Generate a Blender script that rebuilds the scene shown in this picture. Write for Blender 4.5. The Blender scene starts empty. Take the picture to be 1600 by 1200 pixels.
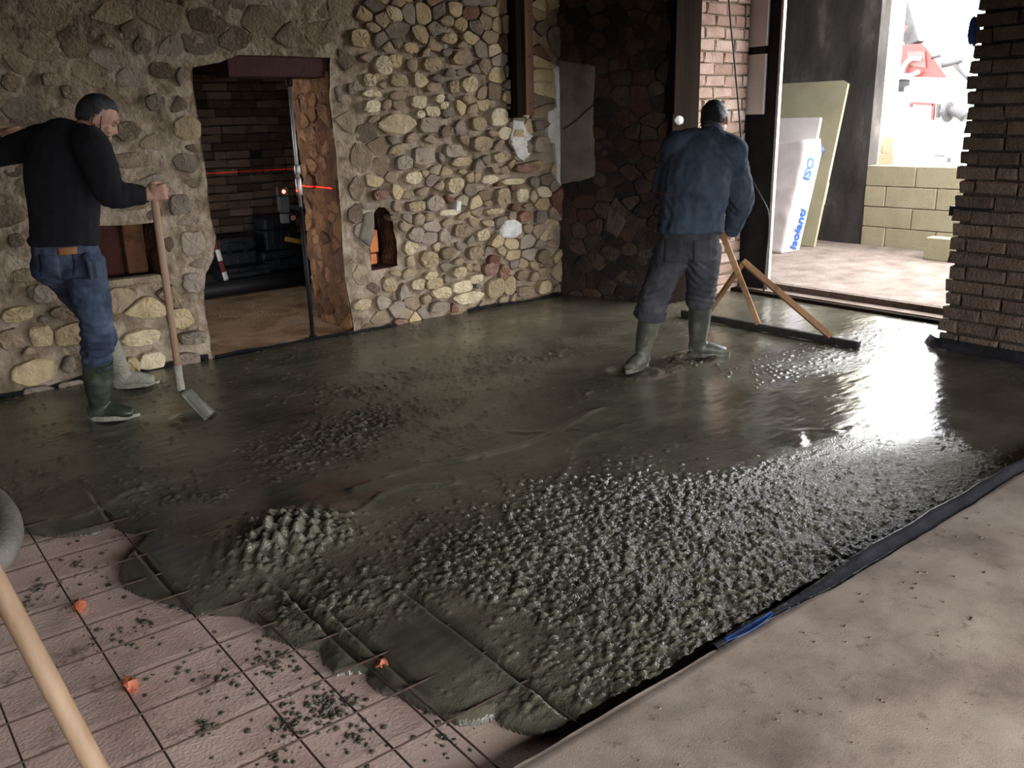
import bpy, bmesh, math, random
import numpy as np
from mathutils import Vector, Matrix
SC = bpy.context.scene
COL = SC.collection
rnd = random.Random(7)
NR = np.random.default_rng(11)

# ---------------------------------------------------------------- camera, sky, exposure
F_PX, PITCH, ROLL, YAW, CAM_H = 1370.0, math.radians(16.8), math.radians(-1.53), math.radians(51.9), 1.6
_fw = np.array([math.cos(PITCH)*math.cos(YAW), math.cos(PITCH)*math.sin(YAW), -math.sin(PITCH)])
_r0 = np.array([math.sin(YAW), -math.cos(YAW), 0.0]); _u0 = np.cross(_r0, _fw)
_rt = math.cos(ROLL)*_r0 + math.sin(ROLL)*_u0
_up = -math.sin(ROLL)*_r0 + math.cos(ROLL)*_u0
CAM = np.array([0.0, 0.0, CAM_H])
cd = bpy.data.cameras.new('camera'); cam = bpy.data.objects.new('camera', cd); COL.objects.link(cam)
cd.sensor_width = 36.0; cd.lens = F_PX*36.0/1600.0; cd.clip_start = 0.02; cd.clip_end = 200
M = Matrix.Identity(4)
for i in range(3):
    M[i][0] = _rt[i]; M[i][1] = _up[i]; M[i][2] = -_fw[i]; M[i][3] = CAM[i]
cam.matrix_world = M
SC.camera = cam

w = bpy.data.worlds.new('overcast_sky'); SC.world = w; w.use_nodes = True
bg = w.node_tree.nodes['Background']
bg.inputs[0].default_value = (0.95, 0.97, 1.0, 1); bg.inputs[1].default_value = 1.0
SC.view_settings.view_transform = 'Standard'; SC.view_settings.look = 'None'
SC.view_settings.gamma = 1.0; SC.view_settings.use_curve_mapping = False
SC.view_settings.exposure = 4.0
SC.cycles.max_bounces = 8; SC.cycles.diffuse_bounces = 4; SC.cycles.glossy_bounces = 4
SC.cycles.sample_clamp_indirect = 6.0

def portal(name, loc, size, direction):
    l = bpy.data.lights.new(name, 'AREA'); l.shape = 'RECTANGLE'; l.size, l.size_y = size
    l.cycles.is_portal = True
    o = bpy.data.objects.new(name, l); COL.objects.link(o); o.location = loc
    o.rotation_euler = Vector(direction).to_track_quat('-Z', 'Y').to_euler()
# the two real openings daylight comes in by: the doorway in the street wall behind, and the yard doorway
portal('daylight_street_opening', (1.85, -1.6, .86), (6.1, 1.72), (0, 1, 0))
portal('daylight_yard_doorway', (6.9, 4.0, 1.45), (2.5, 3.0), (-1, 0, 0))

# ---------------------------------------------------------------- helpers
def ray(px, py): return _rt*(px-800) + _up*(600-py) + _fw*F_PX
def on(px, py, ax, val):                       # point of the photo on a real plane x / y / z = val
    d = ray(px, py); t = (val-CAM[ax])/d[ax]; return CAM + d*t
def gz(px, py, z=0.0): return on(px, py, 2, z)
FH = np.array([math.cos(YAW), math.sin(YAW), 0.0]); RH = np.array([math.sin(YAW), -math.cos(YAW), 0.0])
UP = np.array([0.0, 0.0, 1.0])
def at(px, py, D):                             # point of the photo at ground distance D straight ahead
    d = ray(px, py); return CAM + d*(D/(d@FH))

def _h(ix, iy, iz, s):
    n = (ix*374761393 + iy*668265263 + iz*2147483647 + s*1274126177) & 0xffffffff
    n = ((n ^ (n >> 13))*1274126177) & 0xffffffff
    return ((n ^ (n >> 16)) & 0xffff)/65535.0
def vnoise(p, s=0):
    p = np.asarray(p, float); f = np.floor(p); i = f.astype(np.int64); t = p-f; t = t*t*(3-2*t)
    r = 0
    for dx in (0, 1):
        for dy in (0, 1):
            for dz in (0, 1):
                wgt = (t[:, 0] if dx else 1-t[:, 0])*(t[:, 1] if dy else 1-t[:, 1])*(t[:, 2] if dz else 1-t[:, 2])
                r = r + wgt*_h(i[:, 0]+dx, i[:, 1]+dy, i[:, 2]+dz, s)
    return r*2-1
def fbm(p, o=3, s=0):
    p = np.asarray(p, float); r = 0; a = 1.0; n = 0
    for k in range(o):
        r = r + a*vnoise(p*(2.03**k), s+k*17); n += a; a *= .5
    return r/n
def n2(x, y, sc, o=3, s=0):
    x = np.atleast_1d(np.asarray(x, float)); y = np.atleast_1d(np.asarray(y, float))
    return fbm(np.stack([x*sc, y*sc, np.full_like(x, .37)], 1), o, s)

def mesh(name, V, Fc, smooth=True):
    me = bpy.data.meshes.new(name)
    me.from_pydata([tuple(map(float, v)) for v in V], [], [tuple(map(int, f)) for f in Fc])
    if smooth and len(me.polygons): me.polygons.foreach_set('use_smooth', [True]*len(me.polygons))
    me.update(); return me
def bigmesh(name, V, Q, smooth=True):          # numpy quads
    me = bpy.data.meshes.new(name); V = np.asarray(V, np.float32); Q = np.asarray(Q, np.int32)
    me.vertices.add(len(V)); me.vertices.foreach_set('co', V.ravel())
    me.loops.add(Q.size); me.loops.foreach_set('vertex_index', Q.ravel())
    me.polygons.add(len(Q)); me.polygons.foreach_set('loop_start', np.arange(0, Q.size, 4, dtype=np.int32))
    me.polygons.foreach_set('loop_total', np.full(len(Q), 4, np.int32))
    me.polygons.foreach_set('use_smooth', np.full(len(Q), smooth))
    me.update(calc_edges=True); me.validate(); return me
def link(name, me, m=None, parent=None, **props):
    o = bpy.data.objects.new(name, me); COL.objects.link(o)
    if m is not None and me is not None:
        for x in (m if isinstance(m, (list, tuple)) else [m]): me.materials.append(x)
    if parent is not None: o.parent = parent
    for k, v in props.items(): o[k] = v
    return o
def thing(name, label, cat, loc=(0, 0, 0), group=None):
    o = link(name, None, label=label, category=cat); o.location = [float(v) for v in loc]
    if group: o['group'] = group
    return o
def sub(V, root): return np.asarray(V, float) - np.array(root.location)   # world -> local of an unrotated root

class MB:
    """collects simple solids into one mesh"""
    def __init__(s): s.V = []; s.F = []
    def add(s, V, Fc):
        n = len(s.V); s.V += [tuple(map(float, v)) for v in V]; s.F += [tuple(i+n for i in f) for f in Fc]; return s
    def box(s, a, b, bev=.0):
        a, b = np.minimum(a, b), np.maximum(a, b); c = (np.array(a)+b)/2; h = (np.array(b)-a)/2
        return s.obox(c, (1, 0, 0), (0, 1, 0), (0, 0, 1), h, bev)
    def obox(s, c, ux, uy, uz, h, bev=.0):
        ux, uy, uz = (np.array(v, float)/np.linalg.norm(v) for v in (ux, uy, uz)); bev = min(bev, .45*min(h))
        bm = bmesh.new(); bmesh.ops.create_cube(bm, size=2.0)
        for v in bm.verts: v.co = Vector((v.co.x*h[0], v.co.y*h[1], v.co.z*h[2]))
        if bev > 0: bmesh.ops.bevel(bm, geom=bm.edges[:], offset=bev, segments=2, affect='EDGES', profile=.6)
        bm.verts.index_update()
        V = [np.array(c)+ux*v.co.x+uy*v.co.y+uz*v.co.z for v in bm.verts]
        Fc = [[v.index for v in f.verts] for f in bm.faces]; bm.free(); return s.add(V, Fc)
    def beam(s, p, q, wd, th, side=(0, 0, 1), bev=.004):
        p, q = np.array(p, float), np.array(q, float); d = q-p; L = np.linalg.norm(d); d = d/L
        sd = np.array(side, float); sd = sd-d*(sd@d); sd /= np.linalg.norm(sd); t = np.cross(d, sd)
        return s.obox((p+q)/2, d, sd, t, (L/2, wd/2, th/2), bev)
    def tube(s, P, R, n=12, caps=True):
        V, Fc = tube(P, R, n=n, caps=caps); return s.add(V, Fc)
    def lathe(s, c, ax, prof, n=20):
        P = [np.array(c)+np.array(ax, float)*h for r, h in prof]
        ax = np.array(ax, float)/np.linalg.norm(ax); e = np.array((0, 0, 1.)) if abs(ax[2]) < .9 else np.array((1., 0, 0))
        a = np.cross(ax, e); a /= np.linalg.norm(a); b = np.cross(ax, a); V = []; Fc = []
        for k, (r, h) in enumerate(prof):
            for j in range(n):
                t = 2*math.pi*j/n; V.append(P[k]+(a*math.cos(t)+b*math.sin(t))*r)
        for k in range(len(prof)-1):
            for j in range(n): Fc.append((k*n+j, k*n+(j+1) % n, (k+1)*n+(j+1) % n, (k+1)*n+j))
        Fc.append(tuple(range(n-1, -1, -1))); Fc.append(tuple((len(prof)-1)*n+j for j in range(n)))
        return s.add(V, Fc)
    def build(s, name, m, parent=None, smooth=False, **props):
        V = s.V if parent is None else [tuple(np.array(v)-np.array(_wl(parent))) for v in s.V]
        me = mesh(name, V, s.F, smooth)
        return link(name, me, m, parent, **props)
def _wl(o):
    v = np.array(o.location)
    while o.parent: o = o.parent; v = v+np.array(o.location)
    return v

def catmull(P, k=4):
    P = np.asarray(P, float)
    if len(P) < 3: return np.array([P[0]+(P[-1]-P[0])*t for t in np.linspace(0, 1, k+1)])
    Q = np.vstack([2*P[0]-P[1], P, 2*P[-1]-P[-2]]); out = []
    for i in range(1, len(Q)-2):
        for j in range(k):
            t = j/k; a, b, c, d = Q[i-1], Q[i], Q[i+1], Q[i+2]
            out.append(.5*((2*b)+(-a+c)*t+(2*a-5*b+4*c-d)*t*t+(-a+3*b-3*c+d)*t**3))
    out.append(P[-1]); return np.array(out)
def tube(P, R, n=12, caps=True, side=None, k=0):
    """loft of ellipses: R holds radii or (across, through) pairs; side is the direction of the first radius"""
    P = np.asarray(P, float); R = np.asarray([(r, r) if np.isscalar(r) else r for r in R], float)
    if len(R) == 1: R = np.repeat(R, len(P), 0)
    if k:
        PR = catmull(np.hstack([P, R]), k); P, R = PR[:, :3], np.maximum(PR[:, 3:], .001)
    T = np.gradient(P, axis=0); T /= np.linalg.norm(T, axis=1)[:, None]
    s = np.array(side if side is not None else ((0, 0, 1) if abs(T[0][2]) < .9 else (1, 0, 0)), float)
    V = []; Fc = []; m = len(P)
    for i in range(m):
        a = s-T[i]*(s@T[i])
        if np.linalg.norm(a) < 1e-4: a = np.cross(T[i], (0.3, 0.5, 0.8))
        a /= np.linalg.norm(a); b = np.cross(T[i], a)
        if side is None: s = a
        for j in range(n):
            t = 2*math.pi*j/n; V.append(P[i]+a*math.cos(t)*R[i][0]+b*math.sin(t)*R[i][1])
    for i in range(m-1):
        for j in range(n): Fc.append((i*n+j, i*n+(j+1) % n, (i+1)*n+(j+1) % n, (i+1)*n+j))
    if caps: Fc.append(tuple(range(n-1, -1, -1))); Fc.append(tuple((m-1)*n+j for j in range(n)))
    return V, Fc

# ---------------------------------------------------------------- materials
def mat(name, cols, scale=6.0, rough=.8, bump=.0, bscale=40.0, det=6.0, rand=0.0, metal=0.0, pos=True, spec=.4, stops=None, rvar=.0, stretch=(1, 1, 1), extra=None):
    m = bpy.data.materials.new(name); m.use_nodes = True; nt = m.node_tree; N = nt.nodes; L = nt.links
    b = N['Principled BSDF']; b.inputs['Roughness'].default_value = rough; b.inputs['Metallic'].default_value = metal
    b.inputs['Specular IOR Level'].default_value = spec
    if pos: g = N.new('ShaderNodeNewGeometry'); src = g.outputs['Position']
    else: g = N.new('ShaderNodeTexCoord'); src = g.outputs['Object']
    mp = N.new('ShaderNodeMapping'); mp.inputs['Scale'].default_value = stretch; L.new(src, mp.inputs[0]); src = mp.outputs[0]
    if rand or len(cols) == 1: pass
    if len(cols) > 1:
        nz = N.new('ShaderNodeTexNoise'); nz.inputs['Scale'].default_value = scale; nz.inputs['Detail'].default_value = det
        nz.inputs['Roughness'].default_value = .62; L.new(src, nz.inputs['Vector'])
        cr = N.new('ShaderNodeValToRGB'); el = cr.color_ramp.elements
        st = stops or list(np.linspace(.3, .7, len(cols)))
        el[0].position = st[0]; el[0].color = (*cols[0], 1); el[1].position = st[-1]; el[1].color = (*cols[-1], 1)
        for c, p in zip(cols[1:-1], st[1:-1]): e = el.new(p); e.color = (*c, 1)
        fac = nz.outputs['Fac']
        if rand:
            oi = N.new('ShaderNodeObjectInfo'); ma = N.new('ShaderNodeMath'); ma.operation = 'MULTIPLY_ADD'
            ma.inputs[1].default_value = rand; L.new(oi.outputs['Random'], ma.inputs[0])
            mb = N.new('ShaderNodeMath'); mb.operation = 'MULTIPLY_ADD'; mb.inputs[1].default_value = 1-rand*.55; mb.inputs[2].default_value = -rand*.28
            L.new(fac, mb.inputs[0]); L.new(mb.outputs[0], ma.inputs[2]); fac = ma.outputs[0]
        L.new(fac, cr.inputs[0]); L.new(cr.outputs[0], b.inputs['Base Color']); m['ramp'] = cr.name
        if rvar:
            mr = N.new('ShaderNodeMapRange'); mr.inputs[1].default_value = .3; mr.inputs[2].default_value = .7
            mr.inputs[3].default_value = rough-rvar; mr.inputs[4].default_value = rough+rvar
            L.new(nz.outputs['Fac'], mr.inputs[0]); L.new(mr.outputs[0], b.inputs['Roughness'])
    else: b.inputs['Base Color'].default_value = (*cols[0], 1)
    if bump:
        n3 = N.new('ShaderNodeTexNoise'); n3.inputs['Scale'].default_value = bscale; n3.inputs['Detail'].default_value = 5
        L.new(src, n3.inputs['Vector']); bp = N.new('ShaderNodeBump'); bp.inputs['Strength'].default_value = bump; bp.inputs['Distance'].default_value = .02
        L.new(n3.outputs['Fac'], bp.inputs['Height']); L.new(bp.outputs[0], b.inputs['Normal'])
    if extra: extra(nt, b)
    return m
def hx(s):                                     # sRGB hex -> linear
    return tuple((c/12.92 if c <= .04045 else ((c+.055)/1.055)**2.4) for c in (int(s[i:i+2], 16)/255 for i in (0, 2, 4)))

m_mortar = mat('lime_mortar', [hx('57493c'), hx('83735f'), hx('9a8a76'), hx('a99c8b')], 7, .95, 1.0, 38, det=12, stops=[.3, .45, .55, .72])
m_reveal = mat('earth_stained_reveal', [hx('402a1a'), hx('5f3e26'), hx('775636')], 5, .95, 1.0, 30)
m_stone = mat('rubble_stone', [hx('75644f'), hx('93806a'), hx('a8946f'), hx('bda985'), hx('86705a')], 9, .9, .6, 55, rand=.55, stops=[.2, .38, .52, .68, .85])
m_cream = mat('cream_limestone', [hx('958466'), hx('b6a585'), hx('cdbfa0')], 9, .85, .8, 40, rand=.45)
m_grey = mat('grey_stone', [hx('6b5f51'), hx('85786a'), hx('9a8c7b')], 9, .9, .6, 50, rand=.4)
m_embed = mat('mortared_stone', [hx('5f5142'), hx('80705c'), hx('9a8a72')], 8, .95, .8, 50, rand=.4)
m_redbrick = mat('old_red_brick', [hx('6b4a3b'), hx('84614e'), hx('927561'), hx('7a5f50')], 9, .92, .6, 70, rand=.5)
m_dbrick = mat('dull_brown_brick', [hx('493c32'), hx('594a3f'), hx('66564a')], 8, .95, .8, 60, rand=.3)
m_pbrick = mat('pale_pink_brick', [hx('8a7062'), hx('a1897b'), hx('ad9a8d')], 8, .92, .5, 70, rand=.5)
m_obrick = mat('orange_brick', [hx('a0522a'), hx('bd6a38'), hx('c97b48')], 10, .9, .4, 70, rand=.3)
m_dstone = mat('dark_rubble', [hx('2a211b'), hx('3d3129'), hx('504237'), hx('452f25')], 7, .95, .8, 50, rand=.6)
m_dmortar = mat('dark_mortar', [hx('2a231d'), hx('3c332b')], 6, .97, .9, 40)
m_plaster = mat('white_plaster', [hx('b9b4ac'), hx('d8d4cd'), hx('e6e3dd')], 14, .9, .5, 60)
m_gplaster = mat('grey_plaster', [hx('625a4f'), hx('776e62'), hx('867d70')], 5, .92, .3, 50)
m_conc_dark = mat('stained_concrete', [hx('2b2827'), hx('46423f'), hx('716a64')], 2.6, .9, .3, 30, spec=.15, stops=[.3, .55, .75], stretch=(1, 1, .45))
m_porch = mat('dusty_concrete', [hx('5c4e46'), hx('74665c'), hx('877a70')], 4, .95, .5, 40)
m_block = mat('aerated_block', [hx('8b8369'), hx('9b9278')], 5, .95, .4, 60, rand=.3)
m_wood = mat('weathered_wood', [hx('6d4d33'), hx('8d6a49'), hx('a98561')], 5, .8, .3, 40, stretch=(1, 1, .12))
m_ashwood = mat('pale_ash_wood', [hx('7d634a'), hx('947960'), hx('a68b70')], 7, .6, .15, 40, stretch=(1, .2, .3), rvar=.08)
m_redwood = mat('reddish_timber', [hx('452b1c'), hx('5f3e29'), hx('704c34')], 5, .8, .3, 40, stretch=(1, 1, .1))
m_darkwood = mat('dark_timber', [hx('17110d'), hx('261d17')], 5, .9, .3, 40, spec=.03, stretch=(1, 1, .1))
m_rust = mat('rusty_steel', [hx('2a1713'), hx('40211a'), hx('341e1a')], 10, .8, .3, 60)
m_steel = mat('dark_painted_steel', [hx('201d1f'), hx('2c292b')], 6, .8, .1, 60, spec=.06)
m_galv = mat('galvanised_steel', [hx('8f8f8c'), hx('b3b2ae')], 12, .45, .05, 60, metal=.6)
m_blacksteel = mat('black_metal', [hx('131314'), hx('1d1d20')], 10, .6, .05, 60, spec=.2)
m_foil = mat('black_foil', [hx('1b1b1d'), hx('2a2a2e')], 8, .22, .25, 25, spec=.6)
m_blue = mat('blue_plastic', [hx('123a7a'), hx('1c52a4')], 8, .4, .1, 30)
m_black = mat('black_rubber', [hx('131314'), hx('1f1f20')], 8, .6, .1, 40)
m_whiteboard = mat('white_foam', [hx('bcb3b0'), hx('cbc4c1')], 4, .7, .05, 60)
m_rod = mat('rusty_rebar', [hx('2e241f'), hx('45342b'), hx('3c302a')], 30, .75, .4, 200)
m_orange = mat('orange_spacer', [hx('9c5034'), hx('b5684a')], 20, .6, .3, 60)
def speckle(c1, c2, s1=11, s2=60):
    def f(nt, b):                              # brown spots and pin holes worn into the concrete
        N, L = nt.nodes, nt.links; g = N.new('ShaderNodeNewGeometry'); src = b.inputs['Base Color'].links[0].from_socket
        for sc, lo, hi, c in ((s1, .60, .72, c1), (s2, .62, .70, c2), (1.3, .56, .75, c1)):
            nz = N.new('ShaderNodeTexNoise'); nz.inputs['Scale'].default_value = sc; nz.inputs['Detail'].default_value = 6; nz.inputs['Roughness'].default_value = .65; L.new(g.outputs['Position'], nz.inputs['Vector'])
            r = N.new('ShaderNodeMapRange'); r.inputs[1].default_value = lo; r.inputs[2].default_value = hi; r.inputs[4].default_value = .75; L.new(nz.outputs['Fac'], r.inputs[0])
            mx = N.new('ShaderNodeMix'); mx.data_type = 'RGBA'; L.new(r.outputs[0], mx.inputs['Factor']); L.new(src, mx.inputs['A']); mx.inputs['B'].default_value = (*c, 1); src = mx.outputs['Result']
        L.new(src, b.inputs['Base Color'])
    return f
m_oldslab = mat('old_concrete', [hx('6b5c50'), hx('8f7f72'), hx('9f8f81'), hx('ae9f91')], 3.2, .92, .10, 160, det=12, extra=speckle(hx('5f5045'), hx('50433a')), stops=[.25, .42, .55, .75])

# ---------------------------------------------------------------- masonry tools
def inpoly(x, y, P):
    P = np.asarray(P, float); r = np.zeros(np.shape(x), bool); j = len(P)-1
    for i in range(len(P)):
        c = (P[i, 1] > y) != (P[j, 1] > y)
        with np.errstate(divide='ignore', invalid='ignore'):
            r ^= c & (x < (P[j, 0]-P[i, 0])*(y-P[i, 1])/(P[j, 1]-P[i, 1])+P[i, 0])
        j = i
    return r
def segdist(x, y, P, closed=True):
    P = np.asarray(P, float); best = np.full(np.shape(x), 1e9); bx = np.zeros_like(best); by = np.zeros_like(best)
    for i in range(len(P)-(0 if closed else 1)):
        a = P[i]; b = P[(i+1) % len(P)]; d = b-a; L = max(d@d, 1e-12)
        t = np.clip(((x-a[0])*d[0]+(y-a[1])*d[1])/L, 0, 1); qx = a[0]+t*d[0]; qy = a[1]+t*d[1]
        D = np.hypot(x-qx, y-qy); k = D < best; best = np.where(k, D, best); bx = np.where(k, qx, bx); by = np.where(k, qy, by)
    return best, bx, by

def wallgrid(name, Mp, u0, u1, v0, v1, st, holes=(), amp=.018, mats=None, parent=None, seed=0, thick=.3, amp_fn=None, rec_fn=None, **props):
    """wall face as a rough grid with real openings: holes = [(contour, depth, has_back)]"""
    nu = int(round((u1-u0)/st)); nv = int(round((v1-v0)/st))
    U, Vv = np.meshgrid(np.linspace(u0, u1, nu+1), np.linspace(v0, v1, nv+1), indexing='ij')
    cu = (U[:-1, :-1]+U[1:, 1:])/2; cv = (Vv[:-1, :-1]+Vv[1:, 1:])/2
    hid = np.full(cu.shape, -1)
    for k, (P, dp, bk) in enumerate(holes): hid[inpoly(cu, cv, P)] = k
    idx = np.arange((nu+1)*(nv+1)).reshape(nu+1, nv+1)
    A, B, C, D = idx[:-1, :-1], idx[1:, :-1], idx[1:, 1:], idx[:-1, 1:]
    u = U.ravel().copy(); v = Vv.ravel().copy()
    a = amp if amp_fn is None else amp*amp_fn(u, v)
    d = a*(n2(u, v, 3.2, 4, seed)+.6*n2(u, v, 12, 3, seed+5)+.55*n2(u, v, 31, 2, seed+6))
    if rec_fn is not None: d = d-rec_fn(u, v)
    quads = []; mi = []
    keep = hid < 0
    Q = np.stack([A[keep], B[keep], C[keep], D[keep]], 1); quads.append(Q); mi += [0]*len(Q)
    pts = [None]; extra_u = []; extra_v = []; extra_d = []; nxt = len(u)
    for k, (P, dp, bk) in enumerate(holes):
        h = hid == k; edges = []
        for (i, j) in zip(*np.nonzero(h)):
            for (di, dj, e) in ((-1, 0, (A, D)), (1, 0, (C, B)), (0, -1, (B, A)), (0, 1, (D, C))):
                ii, jj = i+di, j+dj
                if 0 <= ii < nu and 0 <= jj < nv and hid[ii, jj] == k: continue
                edges.append((e[0][i, j], e[1][i, j]))
        vs = sorted({x for e in edges for x in e}); vs = np.array(vs)
        _, bx, by = segdist(u[vs], v[vs], P); lim = st*1.2
        dx, dy = bx-u[vs], by-v[vs]; L = np.hypot(dx, dy)+1e-9; s = np.minimum(1, lim/L); u[vs] += dx*s; v[vs] += dy*s
        rows = 16 if dp > .4 else 5; maps = [dict(zip(vs, vs))]
        for r in range(1, rows+1):
            mp = {}; f = r/rows
            jit = .05*min(1, f*4)*n2(u[vs]*1.0+f*.62, v[vs]+f*.3, 8, 4, seed+9)
            for x, jj in zip(vs, jit):
                mp[x] = nxt; nxt += 1
                extra_u.append(u[x]+(jj if r < rows or dp > .4 else 0)); extra_v.append(v[x]); extra_d.append(d[x]*(1-f)-dp*f)
            maps.append(mp)
        for r in range(rows):
            q = [(maps[r][a_], maps[r][b_], maps[r+1][b_], maps[r+1][a_]) for a_, b_ in edges]
            quads.append(np.array(q)); mi += [1]*len(q)
        if bk:
            allv = np.unique(np.concatenate([X[h] for X in (A, B, C, D)])); mp = dict(maps[-1])
            for x in allv:
                if x not in mp:
                    mp[x] = nxt; nxt += 1; extra_u.append(u[x]); extra_v.append(v[x]); extra_d.append(-dp)
            q = [tuple(mp[y] for y in t) for t in zip(A[h], B[h], C[h], D[h])]
            quads.append(np.array(q)); mi += [2]*len(q)
    u = np.concatenate([u, extra_u]); v = np.concatenate([v, extra_v]); d = np.concatenate([d, extra_d])
    me = bigmesh(name, Mp(u, v, d), np.concatenate(quads))
    if len(me.polygons) == len(mi): me.polygons.foreach_set('material_index', np.array(mi, np.int32))
    o = link(name, me, mats, parent, **props); o['kind'] = 'structure'
    return o

def voronoi(S, ext, box, asp=1.0):
    """cells of seeds S (n,2); ext = extra blocker points"""
    S = np.asarray(S, float); A = np.vstack([S, ext]) if len(ext) else S
    A = A*np.array([1/asp, 1.0]); out = []
    for i in range(len(S)):
        p = A[i]; dd = np.hypot(*(A-p).T); order = np.argsort(dd)[1:110]
        R = .6; poly = [np.array((p[0]-R, p[1]-R)), np.array((p[0]+R, p[1]-R)), np.array((p[0]+R, p[1]+R)), np.array((p[0]-R, p[1]+R))]
        for j in order:
            q = A[j]; n = q-p; mid = (p+q)/2; c = n@mid; new = []
            for a, b in zip(poly, poly[1:]+poly[:1]):
                fa, fb = n@a-c, n@b-c
                if fa <= 0: new.append(a)
                if (fa < 0) != (fb < 0): t = fa/(fa-fb); new.append(a+(b-a)*t)
            poly = new
            if len(poly) < 3: break
        if len(poly) >= 3:
            P = np.array(poly)*np.array([asp, 1.0]); P[:, 0] = np.clip(P[:, 0], box[0], box[1]); P[:, 1] = np.clip(P[:, 1], box[2], box[3]); out.append(P)
        else: out.append(None)
    return out
def area(P): x, y = P[:, 0], P[:, 1]; return .5*np.sum(x*np.roll(y, -1)-np.roll(x, -1)*y)
def chaikin(P, k=1, t=.22):
    for _ in range(k):
        Q = np.roll(P, -1, 0); P = np.stack([P*(1-t)+Q*t, P*t+Q*(1-t)], 1).reshape(-1, 2)
    return P
def stone_geo(P, h, r):
    """P polygon (ccw) in wall coords -> local (u,v,d) verts"""
    # drop tiny edges, round the corners
    keep = [0]
    for i in range(1, len(P)):
        if np.hypot(*(P[i]-P[keep[-1]])) > .012: keep.append(i)
    P = P[keep]
    if len(P) < 3: return None
    P = chaikin(P, 1, .2 if r.random() < .5 else .12)
    c = P.mean(0); n = len(P); tilt = np.array((r.uniform(-.5, .5), r.uniform(-.3, .6)))*.22
    V = []; Fc = []
    prof = [(1.0, -.06), (1.0, h*.3), (.975, h*.75), (.90, h*.98), (.5, h*1.06)]
    for s, z in prof:
        for p in P:
            q = c+(p-c)*s*(1+r.uniform(-.035, .035)); e = q-c
            V.append((q[0], q[1], z+(e@tilt if z > h*.5 else 0)*min(1, h/.03)+r.uniform(-.16, .16)*h*(z > 0)))
    for k in range(len(prof)-1):
        for j in range(n): Fc.append((k*n+j, k*n+(j+1) % n, (k+1)*n+(j+1) % n, (k+1)*n+j))
    V.append((c[0], c[1], h*1.07)); t = len(V)-1; k = len(prof)-1
    for j in range(n): Fc.append((k*n+j, k*n+(j+1) % n, t))
    return c, V, Fc, n
def rubble(parent, Mp, cells, hfun, mfun, maxn=295, r=rnd, vis=None):
    """each cell a stone of its own under the wall; past the limit the small ones are joined"""
    L = []
    for P in cells:
        if P is None or len(P) < 3: continue
        a = area(P)
        if a < 0: P = P[::-1]; a = -a
        if a < 3e-4: continue
        L.append((a, P))
    L.sort(key=lambda t: -t[0]*(1 if vis is None or vis(*t[1].mean(0)) else .01)); rest = {}
    for k, (a, P) in enumerate(L):
        c = P.mean(0); h = hfun(*c); g = stone_geo(P, h, r)
        if g is None: continue
        c, V, Fc, n = g; V = np.array(V); W = Mp(V[:, 0], V[:, 1], V[:, 2]); m = mfun(*c)
        if k < maxn:
            o0 = Mp(np.array([c[0]]), np.array([c[1]]), np.array([0.]))[0]
            o = link('stone', mesh('stone', W-o0, Fc, False), m, parent); o.location = o0
        else:
            b = rest.setdefault(m.name, (m, MB())); b[1].add(W, Fc)
    for m, b in rest.values(): b.build('small_stones', m, parent, True, kind='stuff')
def dart(fn_size, u0, u1, v0, v1, bad, n=9000, r=rnd):
    S = []; cell = .5; G = {}
    for _ in range(n):
        u, v = r.uniform(u0, u1), r.uniform(v0, v1)
        if bad(u, v): continue
        s = fn_size(u, v)*r.uniform(.72, 1.25); ok = True; ku, kv = int(u//cell), int(v//cell)
        for a in (-1, 0, 1):
            for b in (-1, 0, 1):
                for (x, y, t) in G.get((ku+a, kv+b), ()):
                    if math.hypot((x-u)/1.3, y-v) < (s+t)*.44: ok = False; break
                if not ok: break
            if not ok: break
        if ok: S.append((u, v)); G.setdefault((ku, kv), []).append((u, v, s))
    return S
def superell(cu, cv, wu, wv, r, n=9, e=2.6):
    P = []; ph = r.uniform(0, 6.28); n = r.choice((6, 7, 8, 9))
    for k in range(n):
        t = ph+2*math.pi*(k+r.uniform(-.22, .22))/n; c, s = math.cos(t), math.sin(t); j = r.uniform(.88, 1.1)
        P.append((cu+wu/2*math.copysign(abs(c)**(2/e), c)*j, cv+wv/2*math.copysign(abs(s)**(2/e), s)*j))
    return np.array(P)

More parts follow.
